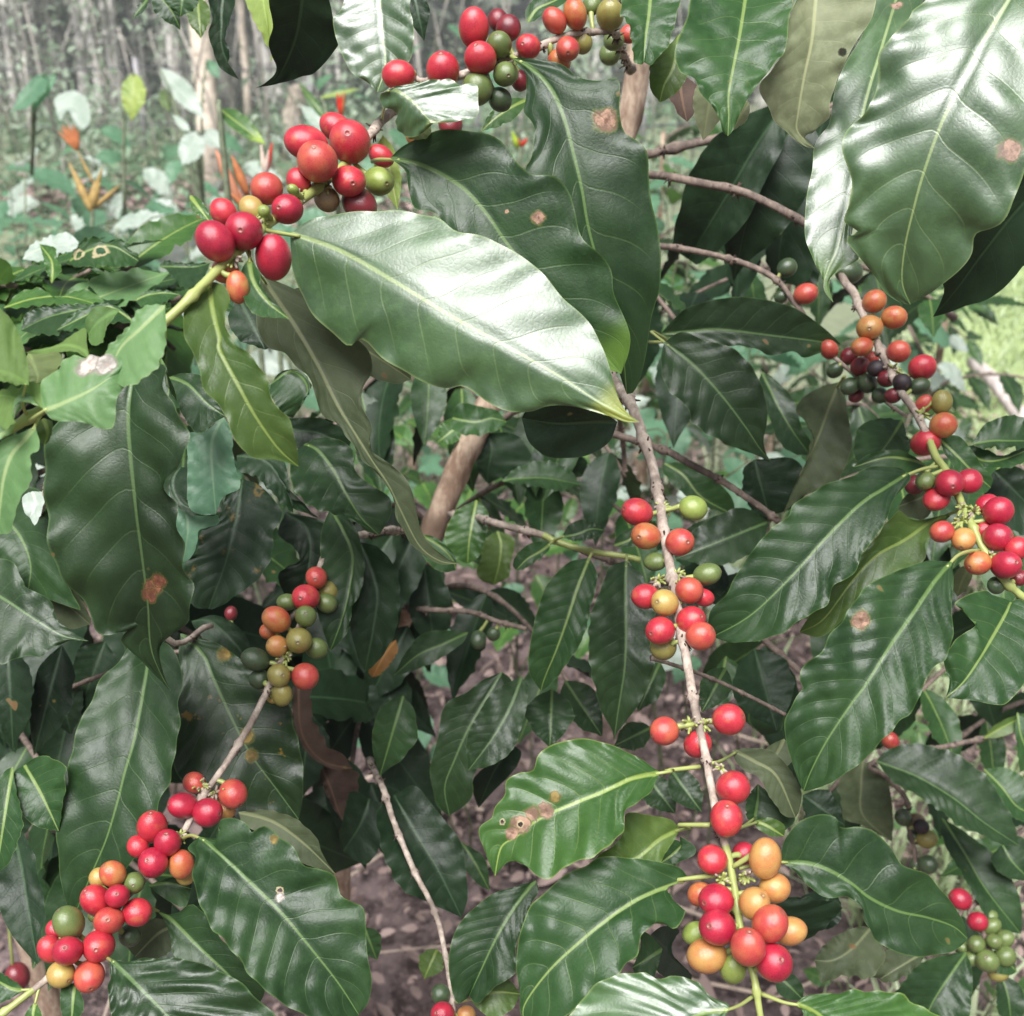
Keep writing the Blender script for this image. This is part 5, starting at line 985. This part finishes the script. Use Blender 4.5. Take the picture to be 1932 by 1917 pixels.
leaf(b4b, 'dark', .80, 'F100,1300 200,1380 300,1420 400,1300', '200,1280 300,1320', '120,1400 220,1460 340,1460', k=.3, nu=30, nw=5)
leaf(b4b, 'mid', .88, 'F0,720 100,780 200,900 380,1000', '120,720 260,800 360,900', '0,780 100,880 240,960', k=.2, nu=34, nw=5)
leaf(b4, 'dark', .85, 'I560,20 520,150 450,330 520,420', '660,60 650,250 620,400', '400,60 380,200 420,330', k=0, nu=30, nw=6)
leaf(b11, 'mid', .84, 'I330,0 300,120 200,240', '400,60 380,160 330,260', '280,60 240,150', k=.2, nu=24, nw=5)
bracts(b4, 'F1590,960 1650,980 1580,1030 1380,460 1740,1215 1215,220')
cherries(b4b, 'C755,1565,120,a,4 655,1425,100,d,0 625,1580,72,d,-6', 7)
cherries(b4, 'C985,1450,130,d,-4 1120,1605,125,o,4 1225,1690,130,o,4 1095,1745,142,n,8 F1055,100,105,o,4 1250,125,120,a,4 1375,210,142,r,4 1185,270,95,m,-6 1268,290,100,k,8 1130,215,92,k,-2 1360,310,95,d,-6 1220,360,85,m,-4 1385,405,90,a,0 1478,395,108,v,4,1.1 1487,517,140,o,4 1393,610,145,r,-8 1335,835,105,m,-4 1392,815,102,g,6 1520,825,145,R,6 1625,815,130,R,2 1452,910,125,r,2 1720,940,110,R,-6 1780,975,155,R,4 1480,1085,120,a,4 1595,1125,125,n,2 1700,1070,100,r,-6 1778,1115,150,R,6 1880,1175,130,r,2 1672,1252,135,o,8 1820,1262,150,R,6 1895,1330,85,m,-6 1770,1370,92,d,-4', 8)
cherries(b4c, 'F880,115,95,a,0 985,150,92,m,-2 1045,205,100,m,6 1105,160,80,a,-4 990,310,92,d,2 1085,295,105,d,6 1150,360,88,d,4 910,225,82,d,-4 1025,360,72,m,-4', 9)

# ---- left bush with the fruiting shoot running down to the lower left
lb = bush('coffee bush on the left whose fruiting shoot runs to the bottom left corner', (60, 1500), 1.15)
lt = trunk(lb, 'W-60,500,1.0 -50,900,1.0 -20,1300,1.05 30,1700,1.15', 20, 24, mat=TRUNKM)
b5 = branch(lb, 'W790,1010,1.0 740,1000,.86 690,1008,.72 650,1016,.70 618,1040,.69 604,1068,.68 590,1110,.67 566,1180,.66 536,1232,.65 508,1295,.64 470,1370,.632 430,1436,.625 400,1478,.62 372,1520,.61 345,1572,.60 305,1625,.592 240,1690,.582 170,1770,.572 100,1838,.56 40,1885,.55 -40,1945,.54', 6.8, 7.5, 0, 1, .90, node=.035, n=130)
bl = branch(lb, 'W-60,900,1.0 -30,760,.85 40,640,.84 160,575,.84 300,530,.84', 6, 4)
bl2 = branch(lb, 'W-50,1100,1.0 60,1000,.70 180,700,.60 300,1180,.66 400,1180,.7', 8, 6)
bl3 = branch(lb, 'W-20,1400,1.05 60,1330,.84 230,1260,.76 330,1230,.76 450,1230,.77', 5, 4, mat=BARKD)
leaf(bl2, 'shade', .53, 'D720,180 695,330 682,500 692,680 712,870 732,1050 762,1280 786,1480 802,1700 860,1850 912,1935',
     'D880,200 870,330 935,420 992,560 1002,700 915,790 890,870 942,1000 972,1150 985,1300 1032,1400 1002,1560 872,1670 850,1740 880,1860',
     'D560,260 400,400 320,480 262,560 240,700 232,850 244,1000 300,1250 400,1422 482,1540 522,1622 600,1632 715,1575 640,1668 745,1760 825,1840',
     k=-.12, kx=.05, fold=(.30, -.05), bow=.10, nu=84, nw=12, puck=1.6, ruffle=.9, nv=9, spots=[('D815,1370', 48, 'b'), ('D850,1355', 38, 'b'), ('D810,1430', 40, 'b')], label='long dark hanging leaf with a brown scar')
leaf(bl2, 'dark', .57, 'D860,160 900,300 880,420', 'D890,220 880,290 960,420', 'D800,260 820,400', nu=20, nw=4)
leaf(bl2, 'dark', .60, 'D900,260 1000,300 1100,400 1200,470', '980,240 1080,260 1150,380', '930,330 960,440 1050,560 1150,500', k=.4, nu=36, nw=6)
leaf(bl2, 'teal', .625, 'D1190,470 1130,600 1130,760 1150,990', 'D1235,560 1245,700 1275,820 1270,860 1190,900', 'D1100,540 1000,570 1000,700 996,840 1010,960 1080,995', k=.2, fold=.1, nu=40, nw=7, puck=.8)
leaf(bl2, 'teal', .635, 'D900,860 980,960 1000,1080 975,1245', 'D1000,930 1160,1000 1150,1050 1060,1080 1050,1150 1010,1230', 'D900,940 940,1060 965,1180', k=.2, nu=34, nw=6, puck=.8)
leaf(bl2, 'deep_shade', .628, 'D960,740 920,820 960,930 1150,1000', 'D1000,760 1000,920 1060,980', 'D905,800 910,900 1000,990', nu=30, nw=5)
leaf(bl2, 'deep_shade', .675, 'D1290,800 1260,1000 1200,1250 1110,1495', 'D1400,850 1492,960 1502,1010 1450,1100 1452,1200 1382,1330 1250,1432 1140,1495', 'D1210,880 1162,1020 1072,1080 1042,1200 982,1250 1000,1400 1035,1485', k=.35, kx=-.05, nu=56, nw=9, puck=1.4, ruffle=1, fold=(.1, .2), rust=.3)
leaf(bl2, 'deep_shade', .69, 'D1260,680 1400,700 1500,800 1560,960', 'D1400,640 1520,720 1550,880 1700,1010', 'D1270,760 1360,790 1450,880 1560,990', k=.4, nu=40, nw=6, puck=1.4, ruffle=2)
leaf(bl2, 'dark', .70, 'D1440,300 1560,230 1640,330 1560,480', 'D1500,230 1600,230 1655,320', 'D1440,360 1500,450', k=.2, nu=30, nw=5)
leaf(bl2, 'deep_shade', .74, 'D1440,480 1560,540 1700,560 1860,640', 'D1560,480 1700,480 1860,560', 'D1480,580 1600,650 1750,680', k=.1, nu=34, nw=5)
leaf(bl2, 'deep_shade', .72, 'D1520,980 1640,1080 1640,1300 1560,1500', 'D1700,1020 1830,1100 1860,1300 1760,1500', 'D1480,1100 1560,1160 1590,1240 1480,1320', k=.15, nu=44, nw=7)
leaf(bl2, 'dark', .73, 'D1700,1080 1800,1160 1880,1350 1850,1600', 'D1880,1100 1980,1300 1960,1500', 'D1700,1200 1720,1400 1780,1560', k=.4, nu=44, nw=6, puck=1.8)
leaf(bl3, 'shade', .655, 'D-200,1340 0,1430 200,1560 340,1640 472,1668', 'D-100,1240 60,1240 130,1370 262,1445 302,1550 392,1622', 'D-200,1650 0,1790 100,1745 210,1752 282,1700 385,1662', k=.4, nu=50, nw=7, fold=(.1, .2), puck=1.1, label='leaf with a long curled tip')
leaf(bl3, 'dark', .68, 'D0,1000 100,1100 160,1250 150,1400', 'D120,850 250,900 300,1100 400,1450 420,1500', 'D-80,1100 0,1260 80,1350', k=.3, nu=36, nw=6)
leaf(bl3, 'olive', .69, 'D60,1240 200,1350 330,1450 480,1580', 'D240,1260 400,1400 480,1540', 'D120,1350 200,1500 350,1600', k=.5, nu=36, nw=6)
leaf(bl3, 'grey', .66, 'D170,870 190,940 160,1010', 'D240,880 230,950 190,1050', 'D120,900 130,980', k=.5, nu=20, nw=4)
leaf(bl3, 'dark', .62, 'G805,-60 792,0 760,200 712,450 662,620 622,780 562,980 482,1170 402,1368',
     'G900,-60 962,60 972,160 950,250 962,380 930,520 920,650 862,740 802,950 700,1100 560,1250 450,1340', 'G700,-60 640,20 530,130 480,250 430,330 400,450 372,560 350,680 312,800 306,950 312,1080 322,1200 366,1335',
     k=.30, kx=-.05, fold=(.12, .05), bow=.12, nu=76, nw=10, puck=1.1, nv=9, ruffle=.9, rust=0)
leaf(bl3, 'shade', .68, 'D962,1625 1080,1740 G1140,130 1232,330 1332,520 1480,720 1590,870', 'D1160,1680 1300,1780 1390,1850 G1480,150 1560,330 1612,600 1610,760', 'D950,1720 G960,60 940,300 920,560 1000,700 1200,860 1400,900', k=.25, kx=.05, nu=60, nw=9, puck=1.1, fold=.1, rust=.7, label='dark leaf with yellow-brown rust patches', spots=[('D1190,1740', 40, 'y'), ('G1330,430', 40, 'y'), ('G1340,540', 34, 'y')])
leaf(bl3, 'deep_shade', .72, 'D1020,1560 1120,1560 1250,1680 1320,1780', 'D1150,1530 1280,1600 1330,1700', 'D1040,1600 1150,1720', k=.3, nu=30, nw=5)
leaf(bl3, 'mid', .60, 'G130,582 200,700 260,820 312,932', 'G200,535 270,540 340,580 352,660 332,800 322,880', 'G75,620 72,720 102,822 180,900 260,925', k=.3, nu=34, nw=7, puck=.6)
leaf(bl3, 'mid', .59, 'G70,590 40,760 10,950 -20,1160', 'G80,680 122,880 90,1000 50,1100', 'G20,620 -60,760 -60,1000', k=.3, nu=34, nw=6, puck=.6)
leaf(bl3, 'deep_shade', .66, 'G60,900 110,1100 150,1350 202,1645', 'G110,930 180,1050 212,1200 242,1380 205,1510', 'G20,1000 -20,1200 0,1350 60,1480 150,1592', k=.45, nu=44, nw=6, fold=.2, puck=1.2)
for (a, b_, w, dd) in [('G40,-80 70,515', 40, 36, .72), ('G330,-60 180,530', 44, 34, .73), ('G-40,100 85,520', 30, 28, .74), ('G300,100 380,420', 40, 40, .8), ('G560,-80 420,300', 46, 46, .8), ('G60,1000 40,700', 40, 40, .8), ('G1650,300 1600,760', 44, 40, .86), ('G1250,760 1100,1000', 44, 44, .8)]:
    sleaf(bl3, 'deep_shade', dd, a, b_, w, k=.1, fold=.3)
leaf(b5, 'dark', .555, 'G1062,962 1180,1062 1350,1222 1500,1370 1650,1550 1800,1740 1910,1910',
     'G1120,972 1165,975 1172,930 1150,885 1230,860 1312,892 1350,940 1410,905 1480,962 1560,1010 1622,1110 1700,1132 1782,1170 1812,1270 1880,1310 1940,1360 1952,1550 1978,1720 1962,1840',
     'G1000,1020 1042,1080 1022,1160 1042,1260 1112,1420 1200,1532 1270,1602 1330,1690 1432,1800 1532,1870 1700,1945 1850,1965',
     k=.30, kx=.05, fold=(.05, .30), bow=.08, nu=76, nw=11, puck=1.4, ruffle=.9, nv=10, pet='G1020,955 955,980', pr=3.2, spots=[('G1500,1250', 22, 'h'), ('G1478,1285', 22, 'w'), ('G1465,965', 24, 'y')], label='large dark leaf with a small hole')
leaf(b5, 'shade', .53, 'G590,1615 700,1722 800,1822 900,1922 1050,2050', 'G720,1625 900,1606 1050,1632 1200,1692 1300,1752 1400,1852 1472,1940 1300,2060', 'G586,1700 582,1850 620,2000 800,2090', k=.45, kx=.05, fold=(.05, .1), nu=56, nw=9, puck=1.3, pet='G560,1600', pr=3)
leaf(b5, 'dark', .60, 'G815,1342 920,1410 1050,1542 1200,1682 1380,1860', 'G880,1372 950,1368 1040,1330 1200,1530 1400,1750', 'G870,1400 910,1500 932,1602 1100,1720 1250,1840', k=.3, nu=44, nw=7, pet='G780,1330', pr=2.6)
leaf(b5, 'olive', .62, 'G940,1430 840,1480 720,1600', 'G920,1560 830,1620 760,1640', 'G860,1400 700,1420 640,1500', k=.3, nu=30, nw=6)
leaf(b5, 'olive', .605, 'G1270,830 1450,880 1620,1000 1790,1165', 'G1420,820 1560,860 1680,960 1720,1060', 'G1300,900 1420,960 1560,1080', k=.2, nu=44, nw=6)
leaf(b5, 'dark', .61, 'G790,1220 900,1210 1020,1240', 'G900,1180 1010,1190', 'G860,1280 980,1340', nu=24, nw=5)
leaf(b5, 'mid', .56, 'G400,1740 390,1820 380,1960', 'G440,1820 440,1900', 'G330,1760 320,1850 340,1940', nu=24, nw=5)
leaf(b5, 'bright', .55, 'G190,1840 180,1880 170,1960', 'G220,1900 220,1940', 'G150,1880 130,1930', nu=20, nw=4, pet='G210,1760')
leaf(b5, 'mid', .555, 'G130,1780 60,1770 -60,1700', 'G100,1800 0,1850 -60,1840', 'G90,1740 0,1680 -50,1650', nu=24, nw=5, pet='G190,1775')
# horizontal sprays at the left, upper surfaces shining, undersides green
for (mt, dd, mid_, L_, R_, kw) in [
    ('mid', .80, 'A370,1390 480,1330 600,1310 738,1390', '420,1310 500,1258 560,1290 640,1268 690,1330 735,1350', '400,1420 500,1420 620,1420 700,1420', K(k=.4, spots=[('A535,1335', 50, 'h'), ('A425,1360', 34, 'h')])),
    ('bright', .79, 'A275,1510 280,1440 270,1380 210,1300', 'A245,1440 230,1370', 'A330,1430 300,1380 295,1320', K(k=.5)),
    ('bright', .76, 'A20,1640 180,1590 360,1580 580,1640', 'A100,1560 200,1535 260,1560 300,1590 380,1550 460,1543 540,1590', 'A100,1640 250,1625 400,1622 500,1635', K(k=1.3)),
    ('dark', .80, 'A850,1420 950,1420 1040,1420 1120,1400', 'A880,1385 950,1400 1040,1400', 'A900,1450 960,1520 1020,1540 1080,1490', K(k=1.0)),
    ('mid', .79, 'A720,1600 790,1570 880,1560 960,1570', 'A780,1550 880,1545', 'A760,1635 860,1620', K(k=1)),
    ('dark', .74, 'A560,1640 420,1650 250,1690 110,1760', 'A420,1740 300,1780 180,1780', 'A420,1620 280,1630 150,1660', K(k=.9)),
    ('mid', .73, 'A720,1720 600,1640 520,1650 300,1760', 'A620,1720 520,1740 420,1760', 'A640,1640 540,1610 400,1660', K(k=.8)),
    ('grey', .86, 'A120,1380 200,1330 300,1310 420,1290', 'A160,1310 260,1260 360,1240', 'A200,1390 300,1360 400,1330', K(k=1.2)),
    ('dark', .84, 'A640,1560 760,1520 860,1500 960,1480', 'A700,1500 800,1470', 'A720,1570 860,1550', K(k=1.3)),
    ('deep_shade', .80, 'A120,1840 220,1790 340,1760 440,1720', 'A200,1740 320,1700', 'A160,1850 300,1820 420,1790', K(k=.3)),
    ('dark', .82, 'A740,1640 640,1600 560,1560', 'A700,1680 600,1660', 'A700,1590 620,1550', K(k=.6))]:
    leaf(bl, mt, dd, mid_, L_, R_, nu=56, nw=8, ruffle=1.9, puck=1, fold=.4, **kw)
cherries(b5, 'D1685,1330,120,a,2 1628,1435,140,r,8 1745,1400,112,v,-4 1740,1465,112,g,-6 1530,1460,92,g,-2 1472,1552,135,o,4 1432,1615,92,o,-4 1628,1535,118,g,10 1475,1695,115,n,4 1592,1663,142,v,10 1685,1705,112,g,0 1360,1765,128,d,2 1380,1870,108,d,-4 1485,1850,125,v,6 1625,1855,142,a,6 G1502,205,112,v,0,1.1 1450,225,60,y,-6 1035,675,115,a,-4 975,798,140,R,4 1105,833,150,R,6 1240,733,145,a,4 1205,820,100,n,-8 810,910,155,r,4,1.1 892,995,140,R,8 735,1015,112,r,0 815,1100,158,R,6 965,1110,130,o,4,1.1 985,1170,95,y,-6 600,1160,135,o,6 525,1180,100,y,-4 715,1208,115,g,4 625,1278,128,R,8 510,1300,155,r,4 580,1410,155,a,8 730,1365,152,r,6 500,1385,60,l,-2 365,1420,155,g,8 295,1455,95,r,-4 265,1560,125,r,2 360,1570,155,R,10 525,1545,168,r,10 325,1695,145,y,4 475,1705,158,a,8 690,1490,112,d,-10', 10)
bracts(b5, 'G1075,690 1150,730 960,960 1520,20 D1530,1720')
cherries(bl3, 'G95,1705,125,m,0 D1230,1520,70,m,0', 11)

# ---- bush at the lower right, farther back
qb = bush('coffee bush low on the right with a cluster of green cherries over grass', (2050, 1500), 1.35)
q1 = branch(qb, 'W2010,1300,1.2 1900,1380,1.0 I1130,560,.92 1180,640,.92 1290,760,.92 1300,900,.92 1330,1010,.92 1340,1120,.92', 6, 4.5, mat=BARKD, node=.03)
q2 = branch(qb, 'W2020,1500,1.2 1960,1640,.98 I1640,1330,.88 1690,1450,.87 1730,1560,.86 1760,1700,.86', 6, 5, mat=BARKD, node=.03)
leaf(q1, 'shade', .86, 'I1130,560 1350,642 1550,762 1700,882 1890,1010', '1200,492 1350,470 1500,500 1650,582 1750,682 1820,802 1872,922', '1200,650 1330,742 1450,802 1560,902 1700,962 1800,1002', k=.55, fold=(0, .3), nu=56, nw=8, nv=13, puck=2.2, label='dark glossy corrugated leaf')
leaf(q1, 'olive', .93, 'I1060,560 1050,700 1060,850 1215,990', '1150,600 1200,700 1220,850', '960,620 930,700 960,860 1050,900', k=.1, nu=40, nw=6)
leaf(q1, 'dark', .90, 'I1480,860 1600,1050 1720,1250 1900,1480', '1620,950 1780,1080 1880,1250 1910,1400', '1480,960 1560,1120 1680,1330 1780,1450', k=.5, nu=44, nw=7, puck=1.8, nv=12)
leaf(q1, 'mid', .95, 'I1700,600 1800,700 1880,800 2000,860', '1840,600 1960,700', '1740,680 1800,800 1900,880', k=.5, nu=36, nw=6, puck=2, nv=12)
leaf(q1, 'dark', .88, 'I1800,1000 1860,1100 1960,1200', '1900,960 1990,1080', '1740,1090 1830,1180', k=.3, nu=24, nw=5)
leaf(q1, 'mid', .96, 'I1880,300 1900,420 1960,560', '1990,360 2000,500', '1870,380 1880,500 1900,620', k=.2, nu=24, nw=5)
leaf(q1, 'ygreen', .97, 'I1700,440 1800,380 1960,300', '1760,370 1860,320', '1800,430 1900,380', k=.2, nu=24, nw=5)
leaf(q2, 'dark', .80, 'I1610,1575 1532,1690 1440,1830 1370,1980', '1640,1680 1640,1800 1600,1960', '1500,1590 1350,1640 1270,1740 1230,1790 1300,1900', k=.3, nu=44, nw=7, puck=1.4, nv=10)
leaf(q2, 'mid', .86, 'I1720,1620 1830,1640 1880,1680', '1760,1570 1850,1600', '1760,1680 1840,1700', nu=24, nw=4)
leaf(q2, 'dark', .90, 'I1780,1680 1830,1800 1850,1960', '1900,1760 1920,1900', '1770,1780 1780,1900', k=.3, nu=24, nw=5)
leaf(q2, 'olive', .72, 'I1100,1450 1000,1560 900,1620 800,1620', 'I1180,1600 1080,1720 960,1700 850,1740', 'I1040,1440 900,1500 820,1580', k=.5, nu=34, nw=6, ruffle=2)
leaf(q2, 'olive', .74, 'I1400,1570 1280,1640 1150,1720', 'I1360,1640 1260,1720 1180,1740', 'I1240,1560 1100,1600 1060,1700', k=.5, nu=30, nw=5, ruffle=2)
leaf(q2, 'dark', .70, 'I600,1700 660,1750 740,1830', 'I680,1690 740,1760', 'I600,1780 660,1830', nu=20, nw=4)
leaf(q2, 'deep_shade', .68, 'I560,1280 640,1400 740,1520', 'I800,1290 950,1330 860,1440 780,1500', 'I560,1360 640,1500', k=0, nu=30, nw=6)
cherries(q1, 'I1275,860,92,d,4 1340,880,90,u,0 1370,908,80,k,4 1400,975,105,v,4 1338,962,80,d,-4 1405,1110,98,d,4 1345,1110,78,d,-2 1205,450,90,a,0', 12)
cherries(q2, 'I1578,1295,112,R,4 1670,1415,105,R,6 1742,1440,90,g,-4 1665,1535,92,g,6 1755,1520,82,g,4 1815,1505,90,g,0 1722,1625,122,g,8 1815,1600,112,g,2 1640,1610,80,g,0 1590,1550,62,g,-2 1740,1385,70,g,-4 1780,1690,90,v,0', 13)

# ---- branches further inside: arching shoots with pairs of hanging leaves
def shoot(bushobj, p0, p1, n, size, mats, sag=.06, seed=0, rad=.0035, lift=0.0):
    rg = random.Random(seed + 40); a, b_ = Vector(unproj(*p0)), Vector(unproj(*p1)); mb = MB()
    s = np.linspace(0, 1, 20)[:, None]; Pm = np.array(a) + (np.array(b_) - np.array(a)) * s + np.array([0, 0, sag]) * 4 * s * (1 - s)
    tube(mb, Pm, np.linspace(rad, rad * .5, 20), 8, 0.0, .05, .04); o = mb.build('branch', BARKD, bushobj, Pm[0]); BR[o.name] = np.array([[*p0], [*p1]], float)
    ax = (b_ - a).normalized(); sd_ = ax.cross(Vector((0, 0, 1))).normalized()
    for k in range(n):
        f = (k + .7) / n; c = Vector(Pm[min(19, int(f * 19))])
        for q in (-1, 1):
            dr = sd_ * q * rg.uniform(.5, 1) + ax * rg.uniform(.2, .8) + Vector((0, 0, rg.uniform(-1.0, -.15) + lift))
            place_leaf(o, rg.choice(mats), c, dr, Vector((rg.uniform(-.5, .5), rg.uniform(-.8, .3), 1)), size * rg.uniform(.75, 1.15), i=rg.randrange(4))
    return o
DK = ['dark', 'deep_shade', 'dark', 'mid']
sh = 0
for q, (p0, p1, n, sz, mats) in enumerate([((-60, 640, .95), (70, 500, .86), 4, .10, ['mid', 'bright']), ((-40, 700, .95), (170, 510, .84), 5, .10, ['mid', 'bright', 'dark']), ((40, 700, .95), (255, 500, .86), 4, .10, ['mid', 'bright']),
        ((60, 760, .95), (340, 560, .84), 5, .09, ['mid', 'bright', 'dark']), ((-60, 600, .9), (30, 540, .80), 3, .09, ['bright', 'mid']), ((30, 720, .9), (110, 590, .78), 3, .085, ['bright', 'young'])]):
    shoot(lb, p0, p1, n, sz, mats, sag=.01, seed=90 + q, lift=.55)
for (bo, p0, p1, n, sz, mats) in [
    (cb, (900, 760, 1.05), (600, 860, .95), 5, .11, DK), (cb, (1000, 560, 1.05), (1330, 700, .98), 4, .10, DK), (cb, (820, 1000, 1.1), (560, 1150, 1.0), 5, .13, ['deep_shade']),
    (cb, (780, 1120, 1.15), (440, 1330, .95), 6, .13, ['deep_shade']), (cb, (740, 1250, 1.2), (650, 1560, .95), 4, .12, ['deep_shade']), (cb, (900, 850, 1.1), (1180, 900, 1.0), 4, .09, ['dark', 'deep_shade']),
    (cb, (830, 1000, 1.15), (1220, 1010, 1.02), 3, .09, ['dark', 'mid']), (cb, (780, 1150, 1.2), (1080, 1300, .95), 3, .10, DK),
    (rb, (2100, 1000, 1.1), (1500, 950, .95), 6, .12, DK), (rb, (2100, 1000, 1.1), (1400, 1250, .98), 7, .11, DK), (rb, (1800, 200, 1.0), (1330, 450, 1.0), 5, .13, ['deep_shade']),
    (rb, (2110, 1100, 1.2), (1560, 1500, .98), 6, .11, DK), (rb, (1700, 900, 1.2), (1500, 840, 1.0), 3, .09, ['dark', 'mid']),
    (lb, (-60, 900, 1.0), (380, 820, .90), 6, .12, DK), (lb, (-50, 1000, 1.0), (420, 1000, .86), 6, .13, ['deep_shade', 'dark']), (lb, (-50, 1150, 1.0), (560, 1350, .90), 7, .13, ['deep_shade']),
    (lb, (-30, 1350, 1.1), (480, 1560, .85), 6, .13, ['deep_shade']), (lb, (-30, 1350, 1.1), (200, 1700, .85), 5, .12, ['deep_shade', 'dark']), (lb, (20, 1600, 1.1), (420, 1800, .80), 5, .12, ['deep_shade', 'dark']), (lb, (-60, 700, 1.0), (240, 560, .95), 5, .11, ['mid', 'dark']),
    (rb, (1800, 600, 1.3), (1250, 590, 1.15), 5, .10, ['dark', 'mid', 'deep_shade']), (lb, (-60, 640, 1.1), (360, 590, 1.0), 5, .12, ['mid', 'bright', 'dark']), (lb, (-60, 700, 1.0), (330, 660, .92), 4, .10, ['mid', 'bright', 'dark']), (qb, (2050, 1350, 1.3), (1700, 1500, 1.1), 4, .09, DK), (qb, (2080, 1500, 1.3), (1760, 1800, 1.0), 4, .08, DK)]:
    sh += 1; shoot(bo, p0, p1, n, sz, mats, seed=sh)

# ---- whole bushes farther off, seen in the gaps
def far_bush(x, y, h, label, nb=9, size=.12, mats=('dark', 'mid', 'dark', 'teal'), seed=0):
    rg = random.Random(seed); t = empty('coffee_bush', (x, y, 0)); tag(t, label, 'coffee bush', 'coffee bushes')
    mb = MB(); s = np.linspace(0, 1, 14)[:, None]; tube(mb, np.array([x, y, -.03]) + np.array([.05, .02, h]) * s + np.array([.02, .02, 0]) * np.sin(s * 4), np.linspace(.018, .006, 14), 10, 0, .06); mb.build('trunk', TRUNKM, t, (x, y, 0))
    for k in range(nb):
        z = h * (.25 + .75 * k / nb); a = k * 2.4 + rg.random(); l = (.5 - .25 * k / nb) * h * .8; c = np.array([x, y, z]); e = c + np.array([math.cos(a) * l, math.sin(a) * l, rg.uniform(-.05, .15)])
        mb = MB(); ss = np.linspace(0, 1, 10)[:, None]; Pm = c + (e - c) * ss + np.array([0, 0, .05]) * 4 * ss * (1 - ss); tube(mb, Pm, np.linspace(.005, .0025, 10), 6, 0)
        o = mb.build('branch', BARKD, t, c); ax = Vector(e - c).normalized(); sd_ = ax.cross(Vector((0, 0, 1))).normalized()
        for m_ in range(5):
            for q in (-1, 1):
                dr = sd_ * q * rg.uniform(.5, 1) + ax * rg.uniform(.2, .8) + Vector((0, 0, rg.uniform(-.7, .1)))
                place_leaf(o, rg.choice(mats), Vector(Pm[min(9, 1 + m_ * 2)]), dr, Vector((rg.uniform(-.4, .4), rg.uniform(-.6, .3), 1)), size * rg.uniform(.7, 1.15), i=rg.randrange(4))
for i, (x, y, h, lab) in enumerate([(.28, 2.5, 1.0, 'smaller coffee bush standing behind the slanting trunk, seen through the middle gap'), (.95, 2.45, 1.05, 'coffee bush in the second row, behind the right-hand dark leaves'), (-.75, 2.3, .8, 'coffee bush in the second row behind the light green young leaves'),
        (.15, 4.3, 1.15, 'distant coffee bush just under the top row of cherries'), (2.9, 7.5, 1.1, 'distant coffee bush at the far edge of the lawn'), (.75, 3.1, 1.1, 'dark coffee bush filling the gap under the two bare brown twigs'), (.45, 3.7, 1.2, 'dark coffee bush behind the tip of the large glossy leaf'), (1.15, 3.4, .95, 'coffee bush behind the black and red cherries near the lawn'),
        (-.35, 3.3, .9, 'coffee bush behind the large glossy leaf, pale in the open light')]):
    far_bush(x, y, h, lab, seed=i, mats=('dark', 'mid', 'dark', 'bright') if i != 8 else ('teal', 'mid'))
